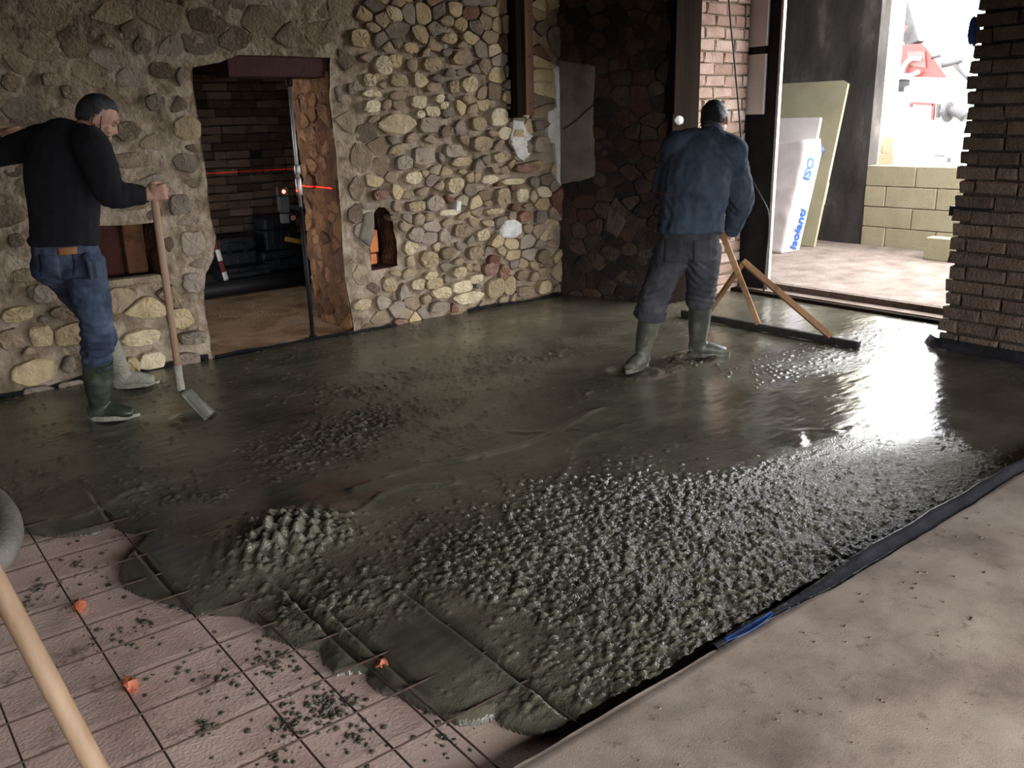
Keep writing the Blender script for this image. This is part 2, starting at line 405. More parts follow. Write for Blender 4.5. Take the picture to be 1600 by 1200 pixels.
def brick_mesh(L, H, Dp, r, j=.004):
    V = []; Fc = []
    for z, s in ((-Dp, 1), (Dp*.0+.004, 1), (.012, .0)):
        b = .011*(1-s)
        for (sx, sy) in ((-1, -1), (1, -1), (1, 1), (-1, 1)):
            V.append((sx*(L/2-b)+r.uniform(-j, j), sy*(H/2-b)+r.uniform(-j, j), z+r.uniform(-j, j)))
    for k in (0, 1):
        for i in range(4): Fc.append((k*4+i, k*4+(i+1) % 4, k*4+4+(i+1) % 4, k*4+4+i))
    Fc.append((8, 9, 10, 11)); return V, Fc
def brickwork(parent, org, au, an, u0, u1, v0, v1, bl, bh, gap, mats, proud=.01, skip=None, jit=.004, maxn=295, edge=0.0, drop=.0, r=rnd, tooth=None):
    """bricks one by one on the plane org + u*au + v*z, facing an"""
    au, an = np.array(au, float), np.array(an, float); bank = {}; n = 0; rot = Matrix((au, (0, 0, 1), an)).transposed().to_4x4()
    rest = {}; row = 0; v = v0
    while v+bh*.4 < v1:
        u = u0-(bl+gap)*((row % 2)*.5+r.uniform(0, .12))
        while u < u1:
            L = bl*r.choice((1, 1, 1, .96, 1.04, .5 if r.random() < .35 else 1)); a, b = u, u+L; u += L+gap
            lo = u0-(0 if tooth is None else tooth(row)); a = max(a, lo); b = min(b, u1)
            if b-a < .03: continue
            cu, cv = (a+b)/2, v+bh/2+r.uniform(-.002, .002)
            if skip and skip(cu, cv): continue
            if r.random() < drop: continue
            key = (round((b-a)/bl*8), r.randrange(3)); mt = r.choice(mats)
            pd = proud*r.uniform(.2, 1.6)
            if n < maxn:
                kk = key+(mt.name,)
                if kk not in bank:
                    V, Fc = brick_mesh(max(.03, key[0]/8*bl-.0), bh-.004, .05, r, jit); bank[kk] = mesh('brick', V, Fc, False); bank[kk].materials.append(mt)
                o = link('brick', bank[kk], None, parent); n += 1
                p = np.array(org)+au*cu+an*pd; o.matrix_local = Matrix.Translation((p[0], p[1], p[2]+cv)) @ rot @ Matrix.Rotation(r.uniform(-.015, .015), 4, 'Z')
            else:
                V, Fc = brick_mesh(b-a, bh-.004, .05, r, jit); V = np.array(V)
                W = np.array(org)+np.outer(V[:, 0]+cu, au)+np.outer(V[:, 2]+pd, an); W[:, 2] += V[:, 1]+cv
                rest.setdefault(mt.name, (mt, MB()))[1].add(W, Fc)
        v += bh+gap; row += 1
    for m, b in rest.values(): b.build('bricks_beyond', m, parent, False, kind='stuff')
def slab(name, a, b, m, **props):
    o = MB().box(a, b).build(name, m); o['kind'] = 'structure'
    for k, v in props.items(): o[k] = v
    return o

# ---------------------------------------------------------------- the stone wall with door opening and two niches
YA, XC = 6.17, 5.47
MA = lambda u, v, d: np.stack([u, YA-np.asarray(d), v], 1)
def wa(*P): return np.array([on(x, y, 1, YA)[[0, 2]] for x, y in P])
def zc(s, ox, oy, *P): return [(ox+x/s, oy+y/s) for x, y in P]
door_c = wa(*zc(2.307, 280, 60, (120, 1175), (112, 1080), (90, 950), (95, 850), (126, 785), (132, 720), (116, 650), (110, 600), (95, 480), (75, 330), (57, 200), (48, 105),
                (150, 86), (215, 60), (380, 64), (543, 70), (541, 200), (553, 320), (568, 440), (578, 560), (588, 680), (592, 780), (600, 880), (622, 980), (636, 1045)))
door_c[0, 1] = door_c[-1, 1] = -.12
niche1 = wa((150, 353), (200, 352), (247, 347), (250, 385), (254, 433), (215, 436), (158, 441))
niche2 = wa(*zc(6, 560, 300, (150, 190), (200, 142), (262, 150), (320, 215), (335, 300), (338, 370), (362, 440), (366, 560), (372, 655), (385, 690), (255, 718), (122, 738), (116, 560), (118, 410), (137, 345), (138, 235)))
def smear(u, v):
    a = np.clip(1-abs(u-3.36)/.2, 0, 1)*(v < 2.0)
    return 1.15-.3*a
wall_back = wallgrid('wall_back', MA, .2, XC, -.12, 2.9, .0135, [(door_c, .62, False), (niche1, .34, True), (niche2, .30, True)], .02,
                     [m_mortar, m_reveal, m_rust], seed=3, amp_fn=smear, rec_fn=lambda u, v: .020*np.clip((u-3.5)/.12, 0, 1)*np.clip((5.3-u)/.1, 0, 1)+.022*np.clip((2.0-u)/.1, 0, 1)*np.clip((.62-v)/.08, 0, 1))
pros = [(598,102,27,29,1),(673,101,27,27,1),(575,126,19,20,1),(547,139,12,17,2),(621,126,26,19,1),(578,146,33,12,1),(578,166,26,20,1),(619,194,54,33,1),(655,179,14,12,1),(669,195,31,24,2),(653,160,23,20,1),
 (684,154,15,15,1),(707,135,14,20,0),(674,174,22,16,1),(698,175,20,20,2),(732,132,27,26,1),(747,193,24,20,1),(777,183,26,28,1),(780,246,24,16,1),(643,278,28,20,1),(708,289,26,26,1),(719,253,33,16,1),(783,307,22,24,1),
 (813,305,18,22,1),(799,283,34,11,1),(769,330,28,9,1),(648,322,28,18,1),(677,318,28,26,2),(700,332,28,10,1),(752,367,19,17,1),(606,444,22,23,1),(564,475,28,16,1),(688,457,28,17,1),(719,448,34,20,1),(730,464,44,20,1),
 (772,450,26,28,1),(794,446,17,28,1),(686,479,33,18,2),(652,444,20,18,1),(677,442,27,18,0),(705,235,25,22,2),(660,245,34,28,2),(628,255,26,24,2),(750,225,30,24,0),(763,280,22,14,1),(835,260,30,16,0),(845,225,26,26,2),(690,165,14,12,1),
 (615,95,22,22,0),(560,60,34,30,0),(700,60,22,18,0),(640,75,22,16,0),(590,120,22,10,0),(720,90,30,22,0),(765,420,24,22,3),(785,425,16,22,3),(770,405,18,14,3),(820,262,34,14,3),(820,338,20,18,3),(592,305,22,16,3),
 (655,255,20,16,0),(612,340,12,10,0),(670,430,24,12,1),(715,425,22,16,1),(742,435,20,14,1),(820,455,26,16,0),(848,448,20,22,0),(815,430,18,18,0),(850,400,22,20,0),(740,395,24,22,0),(700,395,26,18,0),(668,405,26,26,0),(720,360,24,20,0),
 (290,201,44,38,1),(60,455,36,22,2),(70,458,40,28,2),(112,522,54,36,0),(52,580,86,40,0),(142,575,26,34,0),(60,612,50,18,2),(110,602,40,16,2),(18,530,40,34,0),(64,525,36,30,0),(220,528,60,26,1),(236,562,44,28,1),(205,570,24,28,0),
 (25,490,46,22,0),(95,488,34,20,0),(40,430,44,20,0),(300,527,38,20,2),(18,128,32,28,0),(80,125,30,20,0),(170,65,24,20,0),(222,72,30,26,2),(200,205,40,30,0),(242,160,30,26,2),(250,110,34,26,0),(110,145,28,20,0),(205,250,60,26,0),(290,255,36,30,2),(280,320,34,30,2),(300,380,36,36,2),(300,440,34,30,2),(205,318,60,22,0),(25,375,30,24,0)]
HA = [door_c, niche1, niche2]
def nearhole(u, v, g=.03): 
    for P in HA:
        lo, hi = P.min(0)-g-.02, P.max(0)+g+.02
        if lo[0] < u < hi[0] and lo[1] < v < hi[1]:
            if inpoly(np.array(u), np.array(v), P) or segdist(np.array([u]), np.array([v]), P)[0][0] < g: return True
    return False
fixed = []; blockers = []
for (px, py, wpx, hpx, k) in pros:
    c = wa((px, py))[0]; e = wa((px-wpx/2, py), (px+wpx/2, py), (px, py-hpx/2), (px, py+hpx/2))
    P = superell(c[0], c[1], abs(e[1, 0]-e[0, 0])*1.1, abs(e[2, 1]-e[3, 1])*1.1, rnd, e=rnd.choice((2.2, 2.8, 3.6)))
    fixed.append((P, k))
    for q in chaikin(P, 1): blockers.append(c+(q-c)*.94)
    blockers.append(c)
def bad_a(u, v):
    if nearhole(u, v, .045): return True
    for P, k in fixed:
        lo, hi = P.min(0)-.03, P.max(0)+.03
        if lo[0] < u < hi[0] and lo[1] < v < hi[1] and (inpoly(np.array(u), np.array(v), P) or segdist(np.array([u]), np.array([v]), P)[0][0] < .028): return True
    if u > 5.2 and 1.15 < v < 2.12: return True
    return False
def size_a(u, v):
    if u < 2.15 and v < .62: return .20
    if u < 2.15: return .22 if v < 2.0 else .17
    if u < 3.45: return .20
    return .104
for P in HA:
    for i in range(len(P)):
        a, b = P[i], P[(i+1) % len(P)]
        for t in np.linspace(0, 1, max(2, int(np.hypot(*(b-a))/.08)), endpoint=False): blockers.append(a+(b-a)*t)
seeds = dart(size_a, .55, XC-.03, -.06, 2.75, bad_a, 16000)
cells = [None if P is None else P.mean(0)+(P-P.mean(0))*rnd.uniform(.88, .985) for P in voronoi(seeds, np.array(blockers), (.4, XC, -.1, 2.85), 1.3)]
def okcell(P):
    if P is None or abs(area(P)) > .16: return False
    if np.ptp(P[:, 0])*np.ptp(P[:, 1]) > 3.6*abs(area(P)): return False
    return not any(inpoly(P[:, 0], P[:, 1], H_).any() for H_ in HA)
cells = [P if okcell(P) else None for P in cells]
def h_a(u, v):
    if u < 2.15 and v < .62: return rnd.uniform(.02, .055)
    if u < 2.15: return rnd.uniform(.0, .016)
    if u < 3.5: return rnd.uniform(.004, .02)
    return rnd.uniform(.01, .04)
def m_a(u, v):
    t = rnd.random()
    if u < 2.15 and v < .62: return m_stone if t < .6 else m_grey
    if u < 3.5: return m_embed if t < .75 else m_grey
    return m_stone if t < .54 else m_cream if t < .66 else m_grey if t < .95 else m_redbrick
rubble(wall_back, MA, cells, h_a, m_a, maxn=300-len(fixed), vis=lambda u, v: .95 < u < 5.5 and v < 2.6)
tint = {0: m_stone, 1: m_cream, 2: m_grey, 3: m_redbrick}
for P, k in fixed:
    c = P.mean(0)
    lowh = 2.15 > c[0] and c[1] > .62
    rubble(wall_back, MA, [P], lambda u, v: rnd.uniform(.02, .03) if lowh else rnd.uniform(.03, .05), lambda u, v: (m_embed if lowh and k == 0 else tint[k]), maxn=9)

def patch(name, Mp, P, m, parent, th=.02, seed=0, label=None):
    """thin raised plaster patch with a ragged edge, P in wall coords"""
    P = np.asarray(P, float); c = P.mean(0); E = []
    for i in range(len(P)):
        a, b = P[i], P[(i+1) % len(P)]
        for t in np.linspace(0, 1, 5, endpoint=False): E.append(a+(b-a)*t)
    E = np.array(E); j = 1+.09*n2(E[:, 0]*5, E[:, 1]*5, 3, 3, seed); E = c+(E-c)*j[:, None]; n = len(E); V = []; Fc = []
    for s, d in ((1.0, -.02), (1.0, th*.7), (.96, th), (.6, th*1.15), (.25, th*1.1)):
        for e in E: V.append((*(c+(e-c)*s), d))
    V.append((*c, th*1.1)); V = np.array(V); V[n*2:, 2] += .005*n2(V[n*2:, 0], V[n*2:, 1], 14, 3, seed)
    for k in range(4):
        for i in range(n): Fc.append((k*n+i, k*n+(i+1) % n, (k+1)*n+(i+1) % n, (k+1)*n+i))
    for i in range(n): Fc.append((4*n+i, 4*n+(i+1) % n, 5*n))
    o = link(name, mesh(name, Mp(V[:, 0], V[:, 1], V[:, 2]), Fc), m, parent)
    if label: o['label'] = label
    return o
patch('plaster_patch', MA, wa((800,188),(815,190),(822,206),(830,212),(822,222),(826,240),(815,252),(806,246),(800,232),(794,222),(797,205)), m_plaster, wall_back, .03, 1, 'white plaster patch under the timber channel')
patch('plaster_patch', MA, wa((786,345),(800,342),(812,350),(811,364),(800,372),(780,371),(776,360)), m_plaster, wall_back, .04, 2, 'white plaster dab low on the stone wall')
patch('plaster_patch', MA, wa((709,312),(717,315),(715,332),(708,330)), m_plaster, wall_back, .04, 3)
patch('plaster_patch', MA, wa((862,108),(884,95),(884,180),(882,290),(868,290),(864,225),(852,222),(853,175),(866,165)), m_plaster, wall_back, .035, 4, 'white plaster left standing at the wall corner')
patch('plaster_patch', MA, wa((583,330),(583,366),(578,385),(560,372),(568,335)), m_gplaster, wall_back, .02, 5)
# stones and brick ends showing in the right-hand reveal of the door opening
_er = door_c[15:24]; _o = np.argsort(_er[:, 1])
MRv = lambda u, v, d: np.stack([np.interp(v, _er[_o, 1], _er[_o, 0])-np.asarray(d)+.012, u, v], 1)
sr_ = dart(lambda u, v: .135, YA+.05, YA+.60, .02, 1.95, lambda u, v: False)
m_rstone = mat('brown_reveal_stone', [hx('4c3120'), hx('6d4a2f'), hx('866142'), hx('5d4433')], 8, .95, .9, 45, rand=.5)
rv_n = len(wall_back.children)
rubble(link('reveal_stones', None, None, None, kind='structure'), MRv, [None if P is None else P.mean(0)+(P-P.mean(0))*rnd.uniform(.8, .95) for P in voronoi(sr_, np.zeros((0, 2)), (YA+.01, YA+.61, 0, 2.0), 1.3)], lambda u, v: rnd.uniform(.004, .03), lambda u, v: m_rstone)
# niche fillings
def wn(y, *P): return [on(px, py, 1, y) for px, py in P]
b = MB()
for z0, z1, x0, x1 in ((.50, .585, 3.42, 3.56), (.595, .775, 3.42, 3.58)):
    b = MB().box((x0, YA+.1, z0), (x1, YA+.29, z1), .012); b.build('brick', m_obrick, wall_back, label='orange brick filling the arched niche')
b = MB().box((1.40, YA+.29, .62), (1.66, YA+.335, 1.0), .006); b.build('brick_panel', mat('niche_red', [hx('3a1a14'), hx('4c261c')], 8, .9, .3, 50), wall_back, label='dark red backing in the square niche')
b = MB().box((1.66, YA+.2, .64), (1.80, YA+.335, .985), .02); b.build('brick_jamb', m_reveal, wall_back)
# lintel and head plate over the door opening
lint = MB().box((2.46, YA+.03, 1.93), (3.30, YA+.30, 2.07), .01).build('lintel', m_rust, wall_back, label='dark red steel lintel over the door opening')
MB().box((2.12, YA+.2, 1.97), (3.3, YA+.6, 2.08), .01).build('lintel_board', m_darkwood, wall_back)
slab('wall_back_far', (-2.5, YA, -.12), (.2, YA+.36, 2.9), m_mortar); slab('wall_back_core', (-2.5, YA+.36, -.12), (2.0, YA+.62, 2.9), m_dmortar); slab('wall_back_core.001', (3.95, YA+.36, -.12), (6.9, YA+.62, 2.9), m_dmortar)
slab('wall_back_core.002', (2.0, YA+.36, 2.14), (3.95, YA+.62, 2.9), m_dmortar); slab('wall_back_core.003', (3.40, YA+.36, -.12), (3.95, YA+.62, 2.14), m_dmortar)

# ---------------------------------------------------------------- dark wall beside the yard doorway
PB0, PB1 = np.array((5.44, 6.2)), np.array((5.83, 5.17)); LB = np.linalg.norm(PB1-PB0); tb = (PB1-PB0)/LB; nb = np.array((tb[1], -tb[0]))
if nb[0] > 0: nb = -nb
MBm = lambda u, v, d: np.stack([PB0[0]+u*tb[0]+np.asarray(d)*nb[0], PB0[1]+u*tb[1]+np.asarray(d)*nb[1], v], 1)
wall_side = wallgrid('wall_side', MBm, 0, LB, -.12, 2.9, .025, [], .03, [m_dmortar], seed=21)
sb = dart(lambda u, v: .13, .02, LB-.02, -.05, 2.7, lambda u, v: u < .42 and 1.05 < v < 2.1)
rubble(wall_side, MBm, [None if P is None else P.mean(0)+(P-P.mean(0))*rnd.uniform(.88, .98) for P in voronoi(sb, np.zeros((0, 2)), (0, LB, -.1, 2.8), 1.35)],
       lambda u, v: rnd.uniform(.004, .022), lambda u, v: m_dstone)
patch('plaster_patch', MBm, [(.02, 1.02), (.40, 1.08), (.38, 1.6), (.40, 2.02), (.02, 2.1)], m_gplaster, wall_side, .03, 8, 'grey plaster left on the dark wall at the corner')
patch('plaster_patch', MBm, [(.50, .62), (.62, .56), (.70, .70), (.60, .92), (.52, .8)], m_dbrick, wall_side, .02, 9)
# brick reveal of the yard doorway, and the timber post in front of it
YR = 5.15
wall_reveal = slab('wall_reveal', (6.0, YR+.015, -.12), (6.80, YR+.9, 2.9), m_mortar)
brickwork(wall_reveal, (6.08, YR, 0), (1, 0, 0), (0, -1, 0), 0, .70, -.02, 2.85, .25, .089, .008, [m_pbrick], .008, jit=.004, drop=.01)
post = MB().box((5.80, YR-.03, -.06), (6.115, YR+.10, 2.9), .01).build('trim_1', m_darkwood); post['kind'] = 'structure'
slab('wall_side_core', (5.85, YR+.06, -.12), (6.1, YR+.95, 2.9), m_dmortar); slab('wall_side_core.001', (5.95, YR+.3, -.12), (6.85, 6.6, 2.9), m_dmortar)

# ---------------------------------------------------------------- steel column with insulation strips, at the outer side of the doorway
sc_ = thing('steel_column', 'dark steel door column with a bright edge beside the pale brick reveal', 'column', (6.86, 5.0, 0))
MB().box((6.81, 4.838, -.02), (6.835, 5.16, 2.9), .003).build('web', m_steel, sc_)
MB().box((6.80, 4.815, -.02), (6.838, 4.84, 2.9), .003).build('edge_flange', m_galv, sc_)
MB().box((6.80, 4.98, 2.09), (6.815, 5.17, 2.15), .003).build('cross_strap', m_blacksteel, sc_)
for z0, z1 in ((1.585, 2.088), (2.152, 2.9)):
    MB().box((6.775, 4.955, z0), (6.808, 5.15, z1), .004).build('insulation_strip', m_whiteboard, sc_, label='white foam strip fixed to the column')

# ---------------------------------------------------------------- brick pillar wall right of the doorway
XP = 6.05
wall_right = slab('wall_right', (XP+.012, -1.9, -.12), (XP+.72, 2.80, 2.9), m_dmortar)
brickwork(wall_right, (XP, 2.83, 0), (0, -1, 0), (-1, 0, 0), 0, 1.9, .015, 2.85, .25, .084, .010, [m_dbrick], .010, jit=.008, tooth=lambda r: rnd.uniform(-.012, .022), drop=.012)
MB().box((XP-.012, 2.62, .90), (XP+.05, 2.87, .965), .004).build('slot', m_blacksteel, wall_right, label='dark slot in the brick pillar')

# ---------------------------------------------------------------- the rest of the room shell
slab('wall_left', (-2.7, -1.9, -.12), (-2.5, 6.6, 2.9), m_dmortar)
# street wall behind the camera with its wide doorway
slab('wall_front', (-2.7, -1.9, -.12), (-1.2, -1.6, 2.9), m_dmortar); slab('wall_front.001', (4.9, -1.9, -.12), (6.2, -1.6, 2.9), m_dmortar); slab('wall_front.002', (-1.2, -1.9, 1.72), (4.9, -1.6, 2.9), m_dmortar)
slab('ceiling', (-2.7, -1.9, 2.9), (6.9, 10.2, 3.05), m_darkwood)
slab('wall_side_head', (6.02, 2.7, 2.75), (6.9, 5.2, 2.9), m_dmortar)
# back room: brick wall, floor with a raised step
YB = 9.62
m_fbrick = mat('brown_brick', [hx('5c4a3c'), hx('7a6453'), hx('8c7462')], 8, .95, .8, 60, rand=.6)
wall_far = slab('wall_far', (1.2, YB+.012, -.12), (6.4, YB+.25, 2.9), m_dmortar)
brickwork(wall_far, (2.6, YB, 0), (1, 0, 0), (0, -1, 0), 0, 2.7, .12, 2.15, .26, .078, .010, [m_fbrick], .014, jit=.008, drop=.015)
slab('wall_far_left', (1.0, 6.7, -.12), (1.2, 6.9, 2.9), m_dmortar); slab('wall_far_left.001', (1.0, 8.5, -.12), (1.2, 9.9, 2.9), m_dmortar); slab('wall_far_left.002', (1.0, 6.9, 2.4), (1.2, 8.5, 2.9), m_dmortar); slab('wall_far_left.003', (1.0, 6.9, -.12), (1.2, 8.5, .6), m_dmortar); slab('wall_far_right', (6.2, 6.7, -.12), (6.4, 9.9, 2.9), m_dmortar)
m_dirt = mat('trodden_earth', [hx('6b5138'), hx('8f7152'), hx('a98b6a'), hx('93836f')], 3, .95, .6, 40)
def flatgrid(name, x0, x1, y0, y1, st, z, m, amp=.006, seed=0, sc=4, **props):
    nx = int((x1-x0)/st)+1; ny = int((y1-y0)/st)+1
    X, Y = np.meshgrid(np.linspace(x0, x1, nx), np.linspace(y0, y1, ny), indexing='ij'); Z = z+amp*n2(X.ravel(), Y.ravel(), sc, 4, seed)
    i = np.arange(nx*ny).reshape(nx, ny); Q = np.stack([i[:-1, :-1], i[1:, :-1], i[1:, 1:], i[:-1, 1:]], -1).reshape(-1, 4)
    o = link(name, bigmesh(name, np.stack([X.ravel(), Y.ravel(), Z], 1), Q), m); o['kind'] = 'structure'
    for k, v in props.items(): o[k] = v
    return o
flatgrid('floor_back_room', 1.2, 6.2, 6.15, 8.62, .03, -.005, m_dirt, .012, 31)
slab('floor_back_step', (1.2, 8.6, -.12), (6.2, 9.7, .10), mat('step_concrete', [hx('6d645b'), hx('8f867b')], 5, .9, .4, 50))
slab('floor_under', (-2.7, -1.9, -.3), (6.9, 10.0, -.125), m_dmortar)

# ---------------------------------------------------------------- floors
ZB = -.07
m_base = mat('pink_dusty_base', [hx('ac8d80'), hx('cfb0a3'), hx('dabfb1'), hx('d8c59f')], 2.6, .93, .2, 90, det=9, stops=[.25, .45, .6, .78])
def base_stain(nt, b):                         # mortar stains trodden into the base, a colour of the floor itself
    N, L = nt.nodes, nt.links; g = N.new('ShaderNodeNewGeometry'); nz = N.new('ShaderNodeTexNoise'); nz.inputs['Scale'].default_value = 9; nz.inputs['Detail'].default_value = 8; nz.inputs['Roughness'].default_value = .7
    L.new(g.outputs['Position'], nz.inputs['Vector']); r = N.new('ShaderNodeValToRGB'); r.color_ramp.elements[0].position = .58; r.color_ramp.elements[0].color = (0, 0, 0, 1); r.color_ramp.elements[1].position = .68; r.color_ramp.elements[1].color = (.8, .8, .8, 1)
    L.new(nz.outputs['Fac'], r.inputs[0]); mx = N.new('ShaderNodeMix'); mx.data_type = 'RGBA'; src = b.inputs['Base Color'].links[0].from_socket
    L.new(r.outputs[0], mx.inputs['Factor']); L.new(src, mx.inputs['A']); mx.inputs['B'].default_value = (*hx('54483e'), 1); L.new(mx.outputs['Result'], b.inputs['Base Color'])
base_stain(m_base.node_tree, m_base.node_tree.nodes['Principled BSDF'])
flatgrid('floor', -2.5, 6.0, 1.42, 6.2, .03, ZB, m_base, .003, 41)

# old concrete slab the photographer stands on
def old_slab():
    nx, ny = 300, 130; X, Y = np.meshgrid(np.linspace(-2.5, 6.1, nx), np.linspace(-1.9, 1.505, ny), indexing='ij'); x, y = X.ravel(), Y.ravel().copy()
    e = (np.arange(nx*ny) % ny) == ny-1; y[e] += .012*n2(x[e], x[e]*0, 5, 3, 51)
    z = .004*n2(x, y, 2.5, 4, 52)+.003*n2(x, y, 18, 3, 53); z[e] -= .012
    i = np.arange(nx*ny).reshape(nx, ny); Q = np.stack([i[:-1, :-1], i[1:, :-1], i[1:, 1:], i[:-1, 1:]], -1).reshape(-1, 4)
    top = len(x); ed = i[:, -1]; V = np.stack([x, y, z], 1); B = V[ed].copy(); B[:, 2] = -.12; V = np.vstack([V, B])
    j = top+np.arange(nx); Q2 = np.stack([ed[:-1], ed[1:], j[1:], j[:-1]], 1)[:, ::-1]
    o = link('floor_old_slab', bigmesh('floor_old_slab', V, np.vstack([Q, Q2])), m_oldslab); o['kind'] = 'structure'
old_slab()
slab('floor_bounce_blocker', (-2.5, -1.9, -.05), (6.1, .12, .012), m_darkwood)  # added dark strip out of view, cuts light bouncing up to the wall tops

# ---------------------------------------------------------------- wet concrete
front_px = [(-260, 800)]+zc(2.307, 0, 680, (-60, 345), (75, 347), (140, 356), (230, 362), (330, 350), (408, 330), (455, 345), (505, 352), (520, 368), (480, 410), (440, 455), (425, 500), (440, 545), (500, 572), (560, 590), (640, 612), (690, 640), (760, 640), (860, 648), (915, 672), (960, 720), (1000, 735), (1035, 748), (1090, 765), (1150, 770), (1165, 830), (1200, 862), (1260, 855))
front_px += zc(2.667, 340, 760, (620, 770), (622, 815), (680, 860), (750, 868), (830, 915), (910, 945), (990, 985), (1090, 985), (1155, 962), (1180, 992), (1260, 1022), (1350, 1037), (1420, 1025))
front = [gz(x, y, ZB+.012)[:2] for x, y in front_px]
outline = front + [np.array(p) for p in ((1.75, 1.525), (2.6, 1.53), (4.0, 1.535), (6.03, 1.535), (6.03, 2.84), (6.74, 2.86), (6.74, 5.16), (5.85, 5.17), (5.47, 6.16), (3.3, 6.165), (2.1, 6.165), (-2.5, 6.165), (-2.5, front[0][1]))]
outline = np.array(outline)
RODX = [-.147, .163, .474, .785, .965, 1.10, 1.14, 1.42, 1.73, 2.04]
RODY = [1.79+.2045*k for k in range(13)]
def spaced(a, b, s0, s1):                      # spacing grows from s0 at a to s1 at b
    out = [a]; 
    while out[-1] < b: t = min(1, max(0, (out[-1]-a)/(b-a))); out.append(out[-1]+s0+(s1-s0)*t)
    return np.array(out)
gx = np.concatenate([spaced(-1.6, 0, .02, .008)[:-1], spaced(0, 6.78, .0056, .013)]); gy = spaced(1.5, 6.2, .0048, .0125)
X, Y = np.meshgrid(gx, gy, indexing='ij'); x, y = X.ravel(), Y.ravel()
ins = inpoly(x, y, outline)
fd, _, _ = segdist(x, y, np.array(front), closed=False)
# how rough: smooth floated sheets, and bands of open aggregate
def gp(px, py): return gz(px, py)[:2]
def blob(px, py, rx, ry, ang=0): 
    c = gp(px, py); dx, dy = x-c[0], y-c[1]; ca, sa = math.cos(ang), math.sin(ang); a = (dx*ca+dy*sa)/rx; b_ = (-dx*sa+dy*ca)/ry; return np.exp(-(a*a+b_*b_))
rough = .30+.55*n2(x*.55, y*1.5, 1.6, 3, 61)
rough += 1.0*blob(1150, 830, 1.2, .45)+.7*blob(900, 800, .6, .4)+.8*blob(1330, 760, .8, .35)+.6*blob(520, 690, .5, .25, .5)+.5*blob(560, 610, .4, .3)+.5*blob(1250, 590, .7, .3)+.45*blob(830, 560, .5, .3)+.6*blob(820, 890, .25, .3)+.9*blob(1090, 560, .2, .12)
rough += 1.3*blob(435, 835, .22, .22)+.9*blob(480, 930, .2, .12)+.6*blob(300, 770, .25, .06, -.9)
rough -= .8*blob(1000, 650, .9, .3)+.5*blob(430, 770, .25, .1)+.6*blob(560, 760, .5, .25)+.6*blob(700, 1000, .4, .25)+.9*blob(1250, 500, 1.0, .35)+.5*blob(280, 850, .25, .2)+.6*blob(1540, 640, .5, .6)+.5*blob(950, 480, .9, .3)
rough -= .62*blob(1390, 610, 1.1, .6)+.3*blob(1395, 690, .7, .5)
rough = np.clip(rough, .04, 1.0)
# stones of the aggregate, splatted into the height field
H = np.zeros(X.shape); nst = 190000
sx = NR.uniform(-1.6, 6.75, nst); sy = 1.5+4.7*NR.random(nst)**1.35; 
ix = np.searchsorted(gx, sx); iy = np.searchsorted(gy, sy); okm = (ix > 3) & (ix < len(gx)-6) & (iy > 3) & (iy < len(gy)-6); ix, iy, sx, sy = ix[okm], iy[okm], sx[okm], sy[okm]
R2 = rough.reshape(X.shape); k = NR.random(len(ix)) < R2[ix, iy]**1.5*.62*np.clip(1+1.3*n2(sx, sy, 7, 2, 68), .15, 2); ix, iy, sx, sy = ix[k], iy[k], sx[k], sy[k]
sr = (.0048+.0100*NR.random(len(ix))**2.6)*(.8+.4*R2[ix, iy]); sh = sr*NR.uniform(.4, 1.0, len(ix))*(.55+.6*R2[ix, iy]); Qp = blob(436, 838, .27, .22, .2).reshape(X.shape)[ix, iy]; sr *= 1+.35*Qp; sh *= 1+1.5*Qp
for a in range(-4, 5):
    for b_ in range(-4, 5):
        jx, jy = ix+a, iy+b_; dd = ((gx[jx]-sx)**2+(gy[jy]-sy)**2)/sr**2; hh = np.where(dd < 1, sh*np.sqrt(np.clip(1-dd, 0, 1)), 0)
        np.maximum.at(H, (jx, jy), hh)
h = H.ravel()*(.9-.5*np.clip(blob(1390, 700, 1.1, .7)*1.3, 0, 1))+.0055*n2(x, y, 3, 4, 62)+.0034*rough*n2(x, y, 42, 3, 63)+.0016*n2(x*.5, y*1.8, 14, 3, 66)
# drag ridges left by the screed
for (a, b_, hh) in (((560, 770), (960, 640), .012), ((60, 800), (330, 740), .012), ((330, 720), (560, 700), .008), ((790, 670), (1040, 690), .007), ((1230, 690), (1320, 665), .012), ((960, 660), (840, 760), .008), ((500, 810), (700, 750), .01)):
    A_, B_ = gp(*a), gp(*b_); m_ = [A_+(B_-A_)*t+np.array((0, .07*math.sin(t*7+a[0]))) for t in np.linspace(0, 1, 14)]
    dl, _, _ = segdist(x, y, np.array(m_), closed=False); h += hh*np.exp(-(dl/.022)**2)*(.6+.8*np.clip(n2(x, y, 9, 2, 64), -1, 1))
# the ribbed heap tipped from the hose
c = gp(436, 838); q = blob(436, 838, .25, .20, .2); dirv = np.array((.5, .87)); sgn = (x-c[0])*dirv[1]-(y-c[1])*dirv[0]
h += q*.055+np.clip(q*1.5-.25, 0, 1)*.011*np.sin(sgn*2*math.pi/.062+2.2*n2(x, y, 7, 3, 65))+q*.012*n2(x, y, 22, 3, 67)
